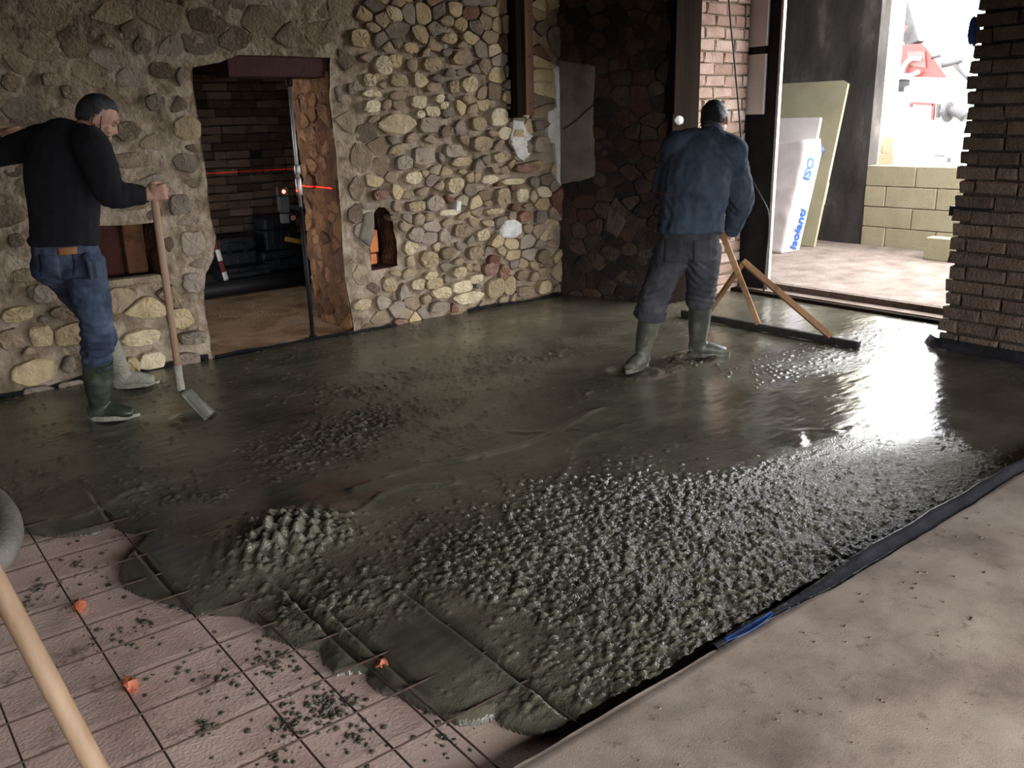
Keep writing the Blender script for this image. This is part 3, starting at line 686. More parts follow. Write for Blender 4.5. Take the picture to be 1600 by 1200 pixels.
# troughs along the reinforcing bars near the open edge
near = np.exp(-(fd/.55)**2)
for rx, wd, dp, ya, yb in ((1.10, .014, .030, 1.5, 3.0), (1.16, .010, .022, 1.5, 2.75), (1.42, .013, .028, 1.5, 2.65), (.785, .012, .02, 2.6, 4.3), (.474, .012, .012, 3.2, 4.4)):
    wy = np.clip((y-ya)/.1, 0, 1)*np.clip((yb-y)/.35, 0, 1); h -= dp*np.exp(-((x-rx-.006*n2(y, y*0, 3, 2, 71))/wd)**2)*wy; h += dp*.35*np.exp(-((x-rx+.03)/.015)**2)*wy
for (px_, py_, r_) in ((985, 583, .17), (1088, 562, .13), (165, 665, .17), (205, 612, .16), (310, 655, .12)):
    c = gp(px_, py_); d_ = np.hypot(x-c[0], y-c[1]); h += .014*np.exp(-((d_-r_)/.04)**2)-.016*np.exp(-(d_/(r_*.75))**2)
# thickness tapers towards the open edge
prof = np.clip(fd/.035, 0, 1)**.5*.028+np.clip(fd/.55, 0, 1)**.8*(.07-.028)
h = h*np.clip(fd/.10, .25, 1)+ZB+prof; h = np.maximum(h, ZB+.016*np.clip(fd/.05, 0, 1)+.2*(h-ZB)*(fd > .06))
h = np.where(fd < .004, ZB-.004, h)
Vs = np.stack([x, y, h], 1); i = np.arange(len(x)).reshape(X.shape)
Q = np.stack([i[:-1, :-1], i[1:, :-1], i[1:, 1:], i[:-1, 1:]], -1).reshape(-1, 4); Q = Q[ins[Q].sum(1) >= 3]
# snap the outermost ring on to the front line so that the lip is clean
used = np.zeros(len(x), bool); used[Q.ravel()] = True; remap = -np.ones(len(x), int); remap[used] = np.arange(used.sum())
def wet(nt, b):
    N, L = nt.nodes, nt.links; at_ = N.new('ShaderNodeAttribute'); at_.attribute_name = 'aggregate'
    mr = N.new('ShaderNodeMapRange'); mr.inputs[3].default_value = .13; mr.inputs[4].default_value = .17; L.new(at_.outputs['Fac'], mr.inputs[0]); L.new(mr.outputs[0], b.inputs['Roughness'])
    g = N.new('ShaderNodeNewGeometry'); v = N.new('ShaderNodeTexNoise'); v.inputs['Scale'].default_value = 210; v.inputs['Detail'].default_value = 6; L.new(g.outputs['Position'], v.inputs['Vector'])
    v2 = N.new('ShaderNodeTexVoronoi'); v2.inputs['Scale'].default_value = 110; L.new(g.outputs['Position'], v2.inputs['Vector'])
    iv = N.new('ShaderNodeMath'); iv.operation = 'MULTIPLY_ADD'; iv.inputs[1].default_value = -.9; L.new(v2.outputs['Distance'], iv.inputs[0]); L.new(v.outputs['Fac'], iv.inputs[2])
    s = N.new('ShaderNodeMapRange'); s.inputs[3].default_value = .04; s.inputs[4].default_value = .42; L.new(at_.outputs['Fac'], s.inputs[0])
    bp = N.new('ShaderNodeBump'); bp.inputs['Distance'].default_value = .012; L.new(s.outputs[0], bp.inputs['Strength']); L.new(iv.outputs[0], bp.inputs['Height']); L.new(bp.outputs[0], b.inputs['Normal'])
m_wet = mat('wet_concrete', [hx('403d33'), hx('545044'), hx('656153')], 2.5, .3, 0, spec=.5, extra=wet)
me = bigmesh('wet_concrete', Vs[used], remap[Q])
at_ = me.attributes.new('aggregate', 'FLOAT', 'POINT'); at_.data.foreach_set('value', rough[used].astype(np.float32))
link('wet_concrete', me, m_wet, kind='stuff', label='freshly poured wet grey-green concrete spread over the room floor', category='concrete')

# reinforcing mesh laid on the base, bars half drowned at the edge of the pour
mesh_t = thing('reinforcing_mesh', 'rusty steel reinforcing mesh on the pinkish base in front of the wet concrete', 'mesh', (0, 0, ZB))
def rodat(P, name='bar'):
    V, Fc = tube(P, [.0032], n=6); link(name, mesh(name, sub(V, mesh_t), Fc), m_rod, mesh_t)
for k, rx in enumerate(RODX):
    y1 = 4.35 if rx < 1 else 3.2
    ys = np.linspace(1.515, y1, 12); rodat(np.stack([rx+.004*n2(ys, ys*0+k, 1.5, 2, 81), ys, np.full(12, -.040 if k % 2 else -.043)], 1))
for k, ry in enumerate(RODY):
    xs = np.linspace(-1.6, 2.1, 14); rodat(np.stack([xs, ry+.003*n2(xs, xs*0+k, 1.5, 2, 82), np.full(14, -.034)], 1))
# brick chips propping the mesh
for n_, (px, py, lab) in enumerate(((124, 948, 'orange brick chip propping the mesh, nearest the wet concrete on the left'), (202, 1069, 'orange brick chip lying under a bar in front of the wooden pole'), (597, 1042, 'orange brick chip half drowned at the edge of the pour'))):
    p = gz(px, py, ZB+.02); bm = bmesh.new(); bmesh.ops.create_icosphere(bm, subdivisions=2, radius=1)
    for v in bm.verts: v.co = Vector((v.co.x*.038, v.co.y*.022, v.co.z*.022))*(1+.28*rnd.uniform(-1, 1))
    me = bpy.data.meshes.new('brick_chip'); bm.to_mesh(me); bm.free(); o = link('brick_chip', me, m_orange, label=lab, category='brick chip', group='brick chips under the mesh'); o.location = p; o.rotation_euler = (0, 0, rnd.uniform(0, 3))
# splashes of mortar on the base
sp = MB(); 
def crumb(cx, cy, r):
    V = [(1, 0, 0), (0, 1, 0), (-1, 0, 0), (0, -1, 0), (0, 0, .8), (.6, .6, .5), (-.6, .5, .5), (-.5, -.6, .5), (.6, -.5, .5)]; j = [1+rnd.uniform(-.35, .35) for _ in V]
    a = rnd.uniform(0, 6.28); V = [(cx+r*jj*(v[0]*math.cos(a)-v[1]*math.sin(a)), cy+r*jj*(v[0]*math.sin(a)+v[1]*math.cos(a)), ZB-.001+r*.7*v[2]*jj) for v, jj in zip(V, j)]
    sp.add(V, [(0, 1, 5), (1, 2, 6), (2, 3, 7), (3, 0, 8), (5, 1, 6), (6, 2, 7), (7, 3, 8), (8, 0, 5), (4, 5, 6), (4, 6, 7), (4, 7, 8), (4, 8, 5)])
for px, py, rr, n_ in ((510, 1100, 62, 150), (450, 1135, 45, 60), (430, 1035, 42, 90), (225, 973, 22, 26), (322, 1140, 26, 40), (450, 985, 50, 90), (395, 925, 30, 30), (40, 945, 40, 30), (60, 920, 30, 20), (340, 1060, 160, 60), (180, 1000, 150, 60), (120, 880, 90, 40), (560, 1150, 60, 50), (690, 1150, 60, 30), (420, 1180, 70, 25)):
    for _ in range(n_):
        a, q = rnd.uniform(0, 6.28), abs(rnd.gauss(0, .5)); X_ = gz(px+rr*q*math.cos(a)*1.1, py+rr*q*math.sin(a)*.8, ZB)
        if not inpoly(np.array(X_[0]), np.array(X_[1]), outline) and X_[1] > 1.56: crumb(X_[0], X_[1], rnd.uniform(.003, .0115))
sp2 = sp; sp = MB(); _zb = ZB; ZB = .004
for _ in range(170): crumb(rnd.uniform(.9, 4.2), 1.42-abs(rnd.gauss(0, .45)), rnd.uniform(.002, .007))
sp.build('grit', mat('brown_grit', [hx('5a4a3e'), hx('7a6858')], 9, .95), None, True, kind='stuff', label='brown grit scattered on the old concrete slab', category='grit'); sp = sp2; ZB = _zb
sp.build('mortar_crumbs', m_wet, None, True, kind='stuff', label='scattered crumbs of grey mortar on the pinkish base', category='mortar')

# ---------------------------------------------------------------- covered yard beyond the doorway
ZP = .05
flatgrid('floor_yard', 6.93, 10.0, -3.5, 8.4, .05, ZP, m_porch, .006, 91)
XF = 9.85
slab('wall_yard', (XF, 5.69, -.1), (XF+.2, 8.4, 3.4), m_conc_dark)
slab('wall_yard_side', (6.9, 8.3, -.1), (10.05, 8.5, 3.4), m_conc_dark)
slab('wall_outer', (6.8, 5.15, -.12), (6.98, 8.4, 3.4), m_dmortar)
slab('roof_yard', (6.8, 4.3, 3.3), (10.05, 8.5, 3.45), m_conc_dark)
slab('street', (-30, -30, -.5), (9.0, -1.9, -.13), mat('dark_asphalt', [hx('35302c'), hx('48423d')], 2, .95, .3, 20))
slab('ground', (-30, -30, -.6), (60, 40, -.51), mat('yard_gravel', [hx('8d867d'), hx('b0a99e')], 2, .95, .4, 20))
# block parapet, each block a piece
wall_block = slab('wall_parapet', (XF+.03, 1.0, -.1), (XF+.19, 5.70, ZP+.90), m_block)
bh = .235; rowoff = (.30, .02, .34, .05)
for r_ in range(4):
    y0 = 5.69+rowoff[r_]-.6; z0 = ZP+.012+r_*bh-.02
    y1 = 5.69
    yy = 5.69
    first = .60-rowoff[r_] if rowoff[r_] > .1 else .6
    L_ = first
    while yy > 1.1:
        a, b_ = yy-L_+.008, yy
        MB().box((XF-.012+rnd.uniform(-.004, .004), a, z0), (XF+.2, b_-.002, z0+bh-.008), .008).build('block', m_block, wall_block)
        yy -= L_; L_ = .6
# threshold
slab('trim_2', (6.665, 2.7, -.05), (6.735, 5.16, .028), m_darkwood)
slab('trim_3', (6.735, 2.7, -.05), (6.86, 5.16, .034), m_porch)
slab('trim_4', (6.86, 2.7, -.05), (6.94, 4.82, .085), mat('rough_step', [hx('4a3c34'), hx('6a5a4f')], 14, .95, .8, 40))

cb = thing('concrete_block', 'single pale block standing on the yard floor by the brick pillar', 'block', (9.35, 4.30, ZP))
MB().box((9.26, 4.10, ZP), (9.44, 4.62, ZP+.235), .01).build('block', m_block, cb)

# ---------------------------------------------------------------- boards leaning in the yard
def leaner(c0, c1, H, lean, th, m, name, parent, cham=0.0, bev=.004):
    """board standing on the line c0-c1 (ground xy), leaning by vector lean (xy) over its height"""
    c0, c1 = np.array((*c0, ZP)), np.array((*c1, ZP)); e = c1-c0; L = np.linalg.norm(e); e /= L
    u = np.array((lean[0], lean[1], math.sqrt(max(.01, H*H-lean[0]**2-lean[1]**2)))); u /= np.linalg.norm(u); n = np.cross(e, u)
    if cham:
        P = [(0, 0), (L, 0), (L, H-cham*.6), (L-cham, H), (0, H)]
        V = [c0+e*a+u*b for a, b in P]+[c0+e*a+u*b+n*th for a, b in P]; k = len(P)
        Fc = [tuple(range(k)), tuple(range(2*k-1, k-1, -1))]+[(i, (i+1) % k, (i+1) % k+k, i+k) for i in range(k)]
        return MB().add(V, Fc).build(name, m, parent)
    return MB().obox(c0+e*L/2+u*H/2+n*th/2, e, u, n, (L/2, H/2, abs(th)/2), bev).build(name, m, parent)
m_green = mat('green_board', [hx('898268'), hx('9b947a')], 3, .7, .08, 40)
ib = thing('insulation_board', 'tall pale green insulation board leaning on the dark yard wall', 'board', (9.33, 6.3, ZP))
leaner((9.32, 7.02), (9.32, 5.96), 1.93, (.46, 0), .04, m_green, 'panel', ib, .06)
br_ = MB().obox((9.52, 6.02, .66), (0, 1, .0), (.24, 0, .97), (.97, 0, -.24), (.03, .13, .012), .004).build('bracket', m_galv, ib, label='pale metal bracket at the edge of the board')
for dz in (-.1, .1): MB().lathe((9.505+dz*.24, 6.02, .66+dz), (-1, 0, .24), [(.008, 0), (.008, .012)], 8).build('screw', m_blacksteel, br_)
# wrapped pack of foam boards
m_wrap = mat('white_pack_film', [hx('b9aeab'), hx('cdc3c0')], 5, .35, .35, 9)
pk = thing('foam_pack', 'film wrapped pack of white foam boards with blue print standing in the yard', 'package', (8.85, 6.2, ZP))
def pack():
    nu, nv = 26, 36; V = []; W0, D0, Hh = .72, .37, 1.24; lean = .36
    prof = []
    for k in range(nu*2):  # rounded rectangle
        t = 2*math.pi*(k+.5)/(nu*2); c, s = math.cos(t), math.sin(t); e = .16
        prof.append((math.copysign(abs(c)**e, c)*D0/2, math.copysign(abs(s)**e, s)*W0/2))
    for j in range(nv+1):
        f = j/nv; sc = 1-.12*max(0, f-.86)/.14
        for (a, b_) in prof:
            V.append((8.79+a*sc+lean*f*1.0, 6.29+b_*sc, ZP+.004+Hh*f-.35*max(0, b_/W0)*max(0, f-.5)))
    V = np.array(V); n = len(prof); c = np.array((8.9, 6.29))
    nz_ = .014*n2(V[:, 1]*.8+V[:, 0], V[:, 2]*2.2-V[:, 1]*2, 4, 3, 95); V[:, 0] += nz_*(V[:, 2] > ZP+.03); V[:, 1] += .6*nz_
    Fc = [(j*n+i, j*n+(i+1) % n, (j+1)*n+(i+1) % n, (j+1)*n+i) for j in range(nv) for i in range(n)]
    Fc += [tuple(range(n-1, -1, -1)), tuple(nv*n+i for i in range(n))]
    link('wrap', mesh('wrap', sub(V, pk), Fc), m_wrap, pk)
pack()
# blue lettering printed along the front of the film
m_print = mat('blue_print', [hx('1848a8'), hx('1f58c0')], 20, .6, 0)
def letters(txt, px, py, size, name='lettering', lab=None, rot=math.radians(68)):
    cu = bpy.data.curves.new(name, 'FONT'); cu.body = txt; cu.size = size; cu.extrude = .002; cu.align_x = 'CENTER'; cu.align_y = 'CENTER'; cu.offset = .004
    o = bpy.data.objects.new('tmp', cu); COL.objects.link(o); dg = bpy.context.evaluated_depsgraph_get(); me = bpy.data.meshes.new_from_object(o.evaluated_get(dg)); bpy.data.objects.remove(o)
    p = on(px, py, 1, 5.915); o = link(name, me, m_print, pk); ex = Vector((math.cos(rot), 0, math.sin(rot))); ez = Vector((0, -1, 0)); ey = ez.cross(ex)
    o.matrix_local = Matrix.Translation(Vector(p)-pk.location) @ Matrix((ex, ey, ez)).transposed().to_4x4()
    if lab: o['label'] = lab
letters('Isolanti', 1248, 358, .165, lab='lower blue print on the film', rot=math.radians(70)); letters('ISO', 1265, 264, .17, lab='upper blue print on the film', rot=math.radians(72))
fb = thing('foam_board', 'thin white foam board standing up out of the wrapped pack', 'board', (9.2, 6.3, ZP))
leaner((9.03, 6.75), (9.03, 6.0), 1.50, (.30, 0), .045, m_whiteboard, 'panel', fb)
def crumple(name, label, cat, c, r, m, sq=(1, 1, 1), seed=0, group=None):
    bm = bmesh.new(); bmesh.ops.create_icosphere(bm, subdivisions=3, radius=1); P = np.array([v.co[:] for v in bm.verts])
    P = P*(1+.55*fbm(P*1.7+seed, 3, seed))[:, None]*np.array(sq)*r
    for v, p in zip(bm.verts, P): v.co = p
    me = bpy.data.meshes.new(name); bm.to_mesh(me); bm.free(); me.polygons.foreach_set('use_smooth', [seed % 2 == 0]*len(me.polygons)); o = link(name, me, m, None, label=label, category=cat); o.location = [float(q) for q in c]; return o
m_navy = mat('navy_film', [hx('1d2440'), hx('2c3a66')], 9, .35, .2, 30)
p = on(1277, 236, 0, 9.32); crumple('plastic_bag', 'crumpled dark blue bag tucked behind the pack top on its right', 'bag', p, .085, m_navy, (1, 1, .9), 3)
p = on(1211, 226, 1, 6.62); crumple('plastic_bag', 'crumpled dark blue bag beside the steel column above the pack', 'bag', p, .10, m_navy, (1, 1, 1), 5)

# ---------------------------------------------------------------- outside: concrete pump truck and a neighbouring house
XT = 15.5
T = lambda px, py, dx=0.0: on(px, py, 0, XT+dx)
m_red = mat('truck_red', [(.11, .020, .016), (.14, .026, .022)], 5, .4, 0); m_white = mat('truck_white', [hx('dcdcd8'), hx('eceae6')], 5, .45, 0); m_gry = mat('truck_grey', [(.03, .028, .028), (.05, .047, .047)], 5, .5, 0)
tk = thing('pump_truck', 'white concrete pump truck with red hopper seen through the yard opening', 'truck', (XT+.5, 5.6, -.32))
a, c = T(1396, 262), T(1530, 128)
MB().box((XT+.05, a[1], -.0), (XT+1.8, min(a[1], c[1])-1.5, c[2]), .08).build('body', m_white, tk)
for px in (1400, 1475): 
    q = T(px, 262); MB().lathe((XT-.05, q[1]-.3, .15), (1, 0, 0), [(.3, 0), (.47, .02), (.47, .28), (.3, .3)], 24).build('wheel', m_black, tk)
def plate(name, pts, m, th, dx=0.0, parent=None):
    F_ = [T(*p, dx) for p in pts]; B_ = [p+np.array((th, 0, 0)) for p in F_]; n = len(F_)
    return MB().add(F_+B_, [tuple(range(n)), tuple(range(2*n-1, n-1, -1))]+[(i, (i+1) % n, (i+1) % n+n, i+n) for i in range(n)]).build(name, m, parent or tk)
hop = plate('hopper', [(1398, 120), (1406, 70), (1440, 68), (1448, 76), (1480, 122)], m_red, .8)
plate('hopper_hatch', [(1418, 100), (1418, 80), (1444, 80), (1446, 106), (1430, 104)], mat('hatch_pink', [(.16, .05, .045), (.19, .065, .06)], 5, .5), .03, -.04, hop)
def tb_(name, pts, r, m, dx=0.0, parent=None, k=4):
    P = catmull([T(*p, dx) for p in pts], k) if len(pts) > 2 else np.array([T(*p, dx) for p in pts]); return MB().tube(P, [r]*len(P), 10).build(name, m, parent or tk, True)
tb_('hose', [(1394, 80), (1392, 100), (1400, 114), (1420, 118), (1436, 112)], .035, m_white, -.1)
tb_('hose', [(1408, 122), (1412, 104), (1424, 92), (1438, 92)], .035, m_white, -.1)
MB().beam(T(1393, -60, .2), T(1431, 70, .2), .26, .26, (1, 0, 0), .03).build('boom', m_gry, tk)
MB().beam(T(1385, -40, .1), T(1400, 20, .1), .12, .12, (1, 0, 0), .02).build('boom_ram', m_gry, tk)
tb_('strut', [(1395, 15), (1401, 33), (1407, 62)], .022, m_red, -.05, k=3); tb_('strut', [(1417, 40), (1407, 64)], .022, m_red, -.05)
MB().box(T(1388, 112), T(1399, 122)+np.array((.5, 0, 0)), .01).build('bracket', m_red, tk)
MB().box(T(1388, 124), T(1399, 144)+np.array((.5, 0, 0)), .04).build('mudguard', m_black, tk)
MB().box(T(1389, 60), T(1398, 80)+np.array((.3, 0, 0)), .03).build('valve_block', m_gry, tk)
tb_('pipe_arm', [(1472, 102), (1490, 98), (1504, 94)], .045, m_gry, .0, k=3); tb_('pipe_arm', [(1492, 100), (1502, 112), (1514, 124)], .035, m_gry, .0, k=3); tb_('pipe_arm', [(1456, 90), (1470, 86)], .03, m_gry, 0)
fr = MB(); 
for a_, b_ in (((1424, 161), (1460, 163)), ((1459, 162), (1457, 188)), ((1424, 161), (1423, 168))): fr.beam(T(*a_, -.02), T(*b_, -.02), .05, .05, (1, 0, 0), .005)
fr.build('frame_rail', m_red, tk)
MB().beam(T(1467, 162, -.02), T(1465, 184, -.02), .07, .05, (1, 0, 0), .005).build('latch', m_gry, tk)
tb_('exhaust', [(1472, 177), (1482, 174), (1496, 176), (1508, 184)], .085, m_gry, -.1); MB().lathe(T(1478, 175, -.1), (0, -1, 0), [(.06, 0), (.17, .01), (.17, .06), (.06, .07)], 18).build('flange', m_gry, tk)
MB().box(T(1418, 205), T(1424, 211)+np.array((.05, 0, 0)), .01).build('marker_lamp', m_gry, tk); MB().box(T(1460, 242), T(1474, 245)+np.array((.05, 0, 0)), .004).build('step_plate', m_gry, tk); MB().box(T(1480, 246), T(1483, 254)+np.array((.05, 0, 0)), .004).build('handle', m_gry, tk)
m_cream_w = mat('cream_render', [hx('cfc4a8'), hx('ddd3ba')], 3, .9, .1, 40)
XH = 11.6; U = lambda px, py: on(px, py, 0, XH)
hs = thing('garden_wall', 'cream rendered end wall outside with a recess of stacked blocks', 'wall', (XH, 6.9, -.32)); hs['kind'] = 'structure'
a = U(1370, 262); MB().box((XH, U(1389, 100)[1], -.32), (XH+.3, U(1340, 100)[1], 3.6), .01).build('wall_end', m_cream_w, hs)
MB().box((XH+.02, U(1402, 240)[1], -.32), (XH+.4, U(1388, 240)[1], U(1395, 197)[2]), .01).build('pier', m_cream_w, hs)
for k, (x0, y0, x1, y1) in enumerate(((1381, 214, 1400, 240), (1376, 190, 1380, 212), (1374, 240, 1400, 258))): MB().box(U(x0, y1)-np.array((.05, 0, 0)), U(x1, y0)+np.array((.1, 0, 0)), .012).build('block', m_block, hs)

# ---------------------------------------------------------------- timber channel on the stone wall
tc = thing('timber_channel', 'reddish timber boards of a vertical channel fixed high on the stone wall', 'timber', (4.96, YA-.05, 1.6))
MB().box((4.875, YA-.13, 1.61), (4.935, YA+.03, 2.9), .006).build('side_board', m_darkwood, tc)
MB().box((4.955, YA-.15, 1.63), (5.045, YA+.03, 2.9), .006).build('front_board', m_redwood, tc)
MB().box((4.925, YA-.06, 1.64), (4.965, YA+.03, 2.9), .003).build('groove', m_darkwood, tc)
for z in (1.72, 2.1, 2.45): MB().lathe((5.0, YA-.148, z), (0, -1, 0), [(.009, 0), (.009, .006)], 8).build('nail', m_blacksteel, tc)

# bare lamp socket on the dark wall
p = on(1062, 188, 1, YR-.07); ls = thing('lamp_socket', 'small white globe fitting on the dark timber post', 'lamp', p)
MB().lathe(p+np.array((-.035, .03, 0)), (1, -.25, 0), [(.012, -.02), (.022, .0), (.034, .02), (.038, .045), (.03, .07), (.014, .082)], 20).build('globe', mat('white_globe', [hx('e2ded8')], 5, .3), ls, True)
MB().box((p[0]-.07, YR-.055, p[2]-.085), (p[0]+.04, YR-.028, p[2]+.05), .006).build('back_plate', m_darkwood, ls)
# cable from the ceiling
pts = [on(1139, 1, 1, 5.02), on(1147, 90, 1, 5.02), on(1155, 180, 1, 5.02), on(1158, 222, 1, 5.0), on(1156, 242, 1, 4.98), on(1165, 262, 0, 6.72), on(1188, 305, 0, 6.74), on(1200, 330, 0, 6.75), on(1201, 360, 0, 6.77), on(1198, 395, 0, 6.77), on(1192, 470, 0, 6.70)]
pts.insert(0, pts[0]+np.array((-.04, 0, .41))); pts = np.array(pts); pts[-1, 2] = .04; P = catmull(pts, 6)
cbl = thing('power_cable', 'thin black cable hanging down the pale brick reveal', 'cable', P[-1]); MB().tube(P, [.0075]*len(P), 8).build('cord', m_black, cbl, True)
cl2 = [MBm(np.array([u]), np.array([v]), np.array([.045]))[0] for u, v in ((.10, 1.50), (.22, 1.57), (.34, 1.66), (.44, 1.73), (.52, 1.84))]
wr = thing('wire', 'thin dark wire slanting over the grey plaster in the corner', 'wire', cl2[0]); MB().tube(catmull(cl2, 4), [.005]*17, 6).build('cord', m_black, wr, True)
# blue rag caught in the top of the pillar
p = on(1520, 47, 0, 6.08); o = crumple('blue_rag', 'blue plastic rag caught on the edge of the brick pillar', 'rag', p+np.array((.02, -.0, 0)), .06, m_blue, (.6, .55, 1.5), 7)

# ---------------------------------------------------------------- people
def solid(parts, voxel, smooth=6, fold=None, name='body'):
    """union of lofts -> one continuous surface"""
    V = []; Fc = []
    for v, f in parts: n = len(V); V += [tuple(map(float, q)) for q in v]; Fc += [tuple(i+n for i in t) for t in f]
    me = mesh(name, V, Fc); o = bpy.data.objects.new('tmp', me); COL.objects.link(o)
    m_ = o.modifiers.new('r', 'REMESH'); m_.mode = 'VOXEL'; m_.voxel_size = voxel; m_.adaptivity = 0
    if smooth: s_ = o.modifiers.new('s', 'SMOOTH'); s_.factor = .5; s_.iterations = smooth
    dg = bpy.context.evaluated_depsgraph_get(); out = bpy.data.meshes.new_from_object(o.evaluated_get(dg)); bpy.data.objects.remove(o); bpy.data.meshes.remove(me)
    P = np.zeros(len(out.vertices)*3, np.float32); out.vertices.foreach_get('co', P); P = P.reshape(-1, 3).astype(float)
    if fold is not None:
        Nn = np.zeros(len(out.vertices)*3, np.float32); out.vertices.foreach_get('normal', Nn); Nn = Nn.reshape(-1, 3); P = P+Nn*fold(P)[:, None]
    out.vertices.foreach_set('co', P.astype(np.float32).ravel()); out.polygons.foreach_set('use_smooth', [True]*len(out.polygons)); out.update(); out.name = name
    return out
def put(me, name, m, root, label=None, parent=None):
    P = np.zeros(len(me.vertices)*3, np.float32); me.vertices.foreach_get('co', P); P = P.reshape(-1, 3)-np.array(root.location, np.float32)
    me.vertices.foreach_set('co', P.ravel()); me.update(); o = link(name, me, m, parent or root)
    if label: o['label'] = label
    return o
def ell(c, ax, r, n=16):
    """ellipsoid, ax = three orthonormal rows"""
    V = []; Fc = []; ax = np.array(ax)
    for i in range(1, n):
        ph = math.pi*i/n
        for j in range(n): th = 2*math.pi*j/n; V.append(np.array(c)+np.array((math.sin(ph)*math.cos(th)*r[0], math.sin(ph)*math.sin(th)*r[1], math.cos(ph)*r[2])) @ ax)
    V.append(np.array(c)+ax[2]*r[2]); V.append(np.array(c)-ax[2]*r[2]); t, b_ = len(V)-2, len(V)-1
    for i in range(n-2):
        for j in range(n): Fc.append((i*n+j, (i+1)*n+j, (i+1)*n+(j+1) % n, i*n+(j+1) % n))
    for j in range(n): Fc.append((t, j, (j+1) % n)); Fc.append((b_, (n-2)*n+(j+1) % n, (n-2)*n+j))
    return V, Fc
def rb(parts): return [tube(*p[:2], n=18, side=(p[2] if len(p) > 2 else None), k=4) for p in parts]
def unit(v): v = np.array(v, float); return v/np.linalg.norm(v)

def head_parts(c, f, u, s=1.0):
    """c = centre of the skull, f = where the face looks, u = crown direction"""
    f, u = unit(f), unit(u); u = unit(u-f*(u@f)); r = np.cross(f, u); A = np.array((r, f, u)); P = lambda a, b, z: np.array(c)+(r*a+f*b+u*z)*s
    E = [ell(P(0, -.008, .022), A, (.077*s, .098*s, .095*s)), ell(P(0, .030, -.035), A, (.062*s, .064*s, .075*s)), ell(P(0, .045, -.088), A, (.042*s, .045*s, .03*s)),
         tube([P(0, .084, .012), P(0, .098, -.018), P(0, .104, -.034)], [.008*s, .011*s, .011*s], n=10, k=3), ell(P(0, .092, -.036), A, (.017*s, .012*s, .009*s)),
         ell(P(0, .086, .026), A, (.052*s, .014*s, .011*s)), ell(P(0, .086, -.066), A, (.024*s, .012*s, .007*s)), ell(P(0, .085, -.078), A, (.02*s, .011*s, .007*s))]
    for g in (-1, 1):
        E += [ell(P(g*.079, -.004, -.012), np.array((unit(r+f*.5*g), unit(f-r*.4*g), u)), (.008*s, .019*s, .031*s)), ell(P(g*.040, .062, -.03), A, (.026*s, .022*s, .022*s))]
    return E, P, A
def hand_parts(wr, d, palm, side, curl, s=1.0, hold=None):
    """wr wrist, d direction to the knuckles, palm = normal out of the palm, side = towards the thumb"""
    d = unit(d); palm = unit(palm-d*(np.array(palm)@d)); th = unit(np.cross(d, palm)); th = th if th@np.array(side) > 0 else -th
    P = lambda a, b, z: np.array(wr)+(d*a+th*b+palm*z)*s
    E = [tube([P(-.02, 0, 0), P(.02, .0, 0), P(.055, 0, .004), P(.088, 0, .002)], [(.026*s, .019*s), (.034*s, .016*s), (.041*s, .015*s), (.040*s, .012*s)], n=14, side=th, k=3)]
    for k, (o_, L) in enumerate(((.030, .072), (.010, .080), (-.010, .075), (-.029, .060))):
        ang = 0.0; q = P(.084-.004*abs(k-1), o_, 0); pts = [P(.06, o_*.9, 0), q]
        for seg, fr in enumerate((.45, .32, .25)):
            ang += curl*(.9, 1.1, .7)[seg]; q = q+(d*math.cos(ang)+palm*math.sin(ang)+th*.02*(1.5-k))*L*fr*s; pts.append(q)
        E.append(tube(pts, [.009*s, .0095*s, .009*s, .0082*s, .0065*s], n=10, side=th, k=3))
    a = min(1.0, curl); E.append(tube([P(.012, .024, .004), P(.04, .048, .012), P(.066, .058-.012*a, .02+.02*a), P(.088, .052-.03*a, .026+.03*a)], [.014*s, .0125*s, .0105*s, .008*s], n=10, k=3))
    return E
def folds(pts, amp=.006):
    """cloth creases: broad noise plus rings bunched round the given points"""
    def f(P):
        r = amp*.9*fbm(P*np.array((9, 9, 6)), 3, 101)+amp*.5*fbm(P*np.array((24, 24, 16)), 2, 103)
        for c, ax, w_, a in pts:
            q = P-np.array(c); t = q@unit(ax); d = np.linalg.norm(q, axis=1); r = r+a*np.exp(-(d/w_)**2)*np.sin(t*2*math.pi/.045+3*fbm(P*8, 2, 107))
        return r
    return f
from mathutils.bvhtree import BVHTree
def bvh(me): return BVHTree.FromPolygons([v.co[:] for v in me.vertices], [p.vertices[:] for p in me.polygons])
def conform(name, tree, c, f, sd, w_, h_, off, m, root, label=None):
    """a flat sewn-on piece laid on to the cloth: shot along f from behind the point c"""
    f, sd = unit(f), unit(sd); n_ = 7; V = []
    for j in range(n_):
        for i_ in range(n_):
            a, b_ = i_/(n_-1)*2-1, 1-j/(n_-1)*2; b2_ = b_-(.16*(1-abs(a)) if b_ < -.6 and h_ > .03 else 0); q = c+sd*a*w_+UP*b2_*h_
            hit = tree.ray_cast(Vector(q), Vector(f)); p_ = np.array(hit[0]) if hit[0] is not None else q+f*.27; V.append(p_-f*off*(1 if 0 < i_ < n_-1 and 0 < j < n_-1 else .35))
    k_ = len(V); V += [v+f*.012 for v in V]; Fc = []
    for j in range(n_-1):
        for i_ in range(n_-1): q = j*n_+i_; Fc.append((q, q+n_, q+n_+1, q+1)); Fc.append((k_+q, k_+q+1, k_+q+n_+1, k_+q+n_))
    rim = list(range(n_))+[n_*j+n_-1 for j in range(1, n_)]+[n_*(n_-1)+i_ for i_ in range(n_-2, -1, -1)]+[n_*j for j in range(n_-2, 0, -1)]
    for a, b_ in zip(rim, rim[1:]+rim[:1]): Fc.append((a, b_, b_+k_, a+k_))
    put(mesh(name, V, Fc), name, m, root, label)
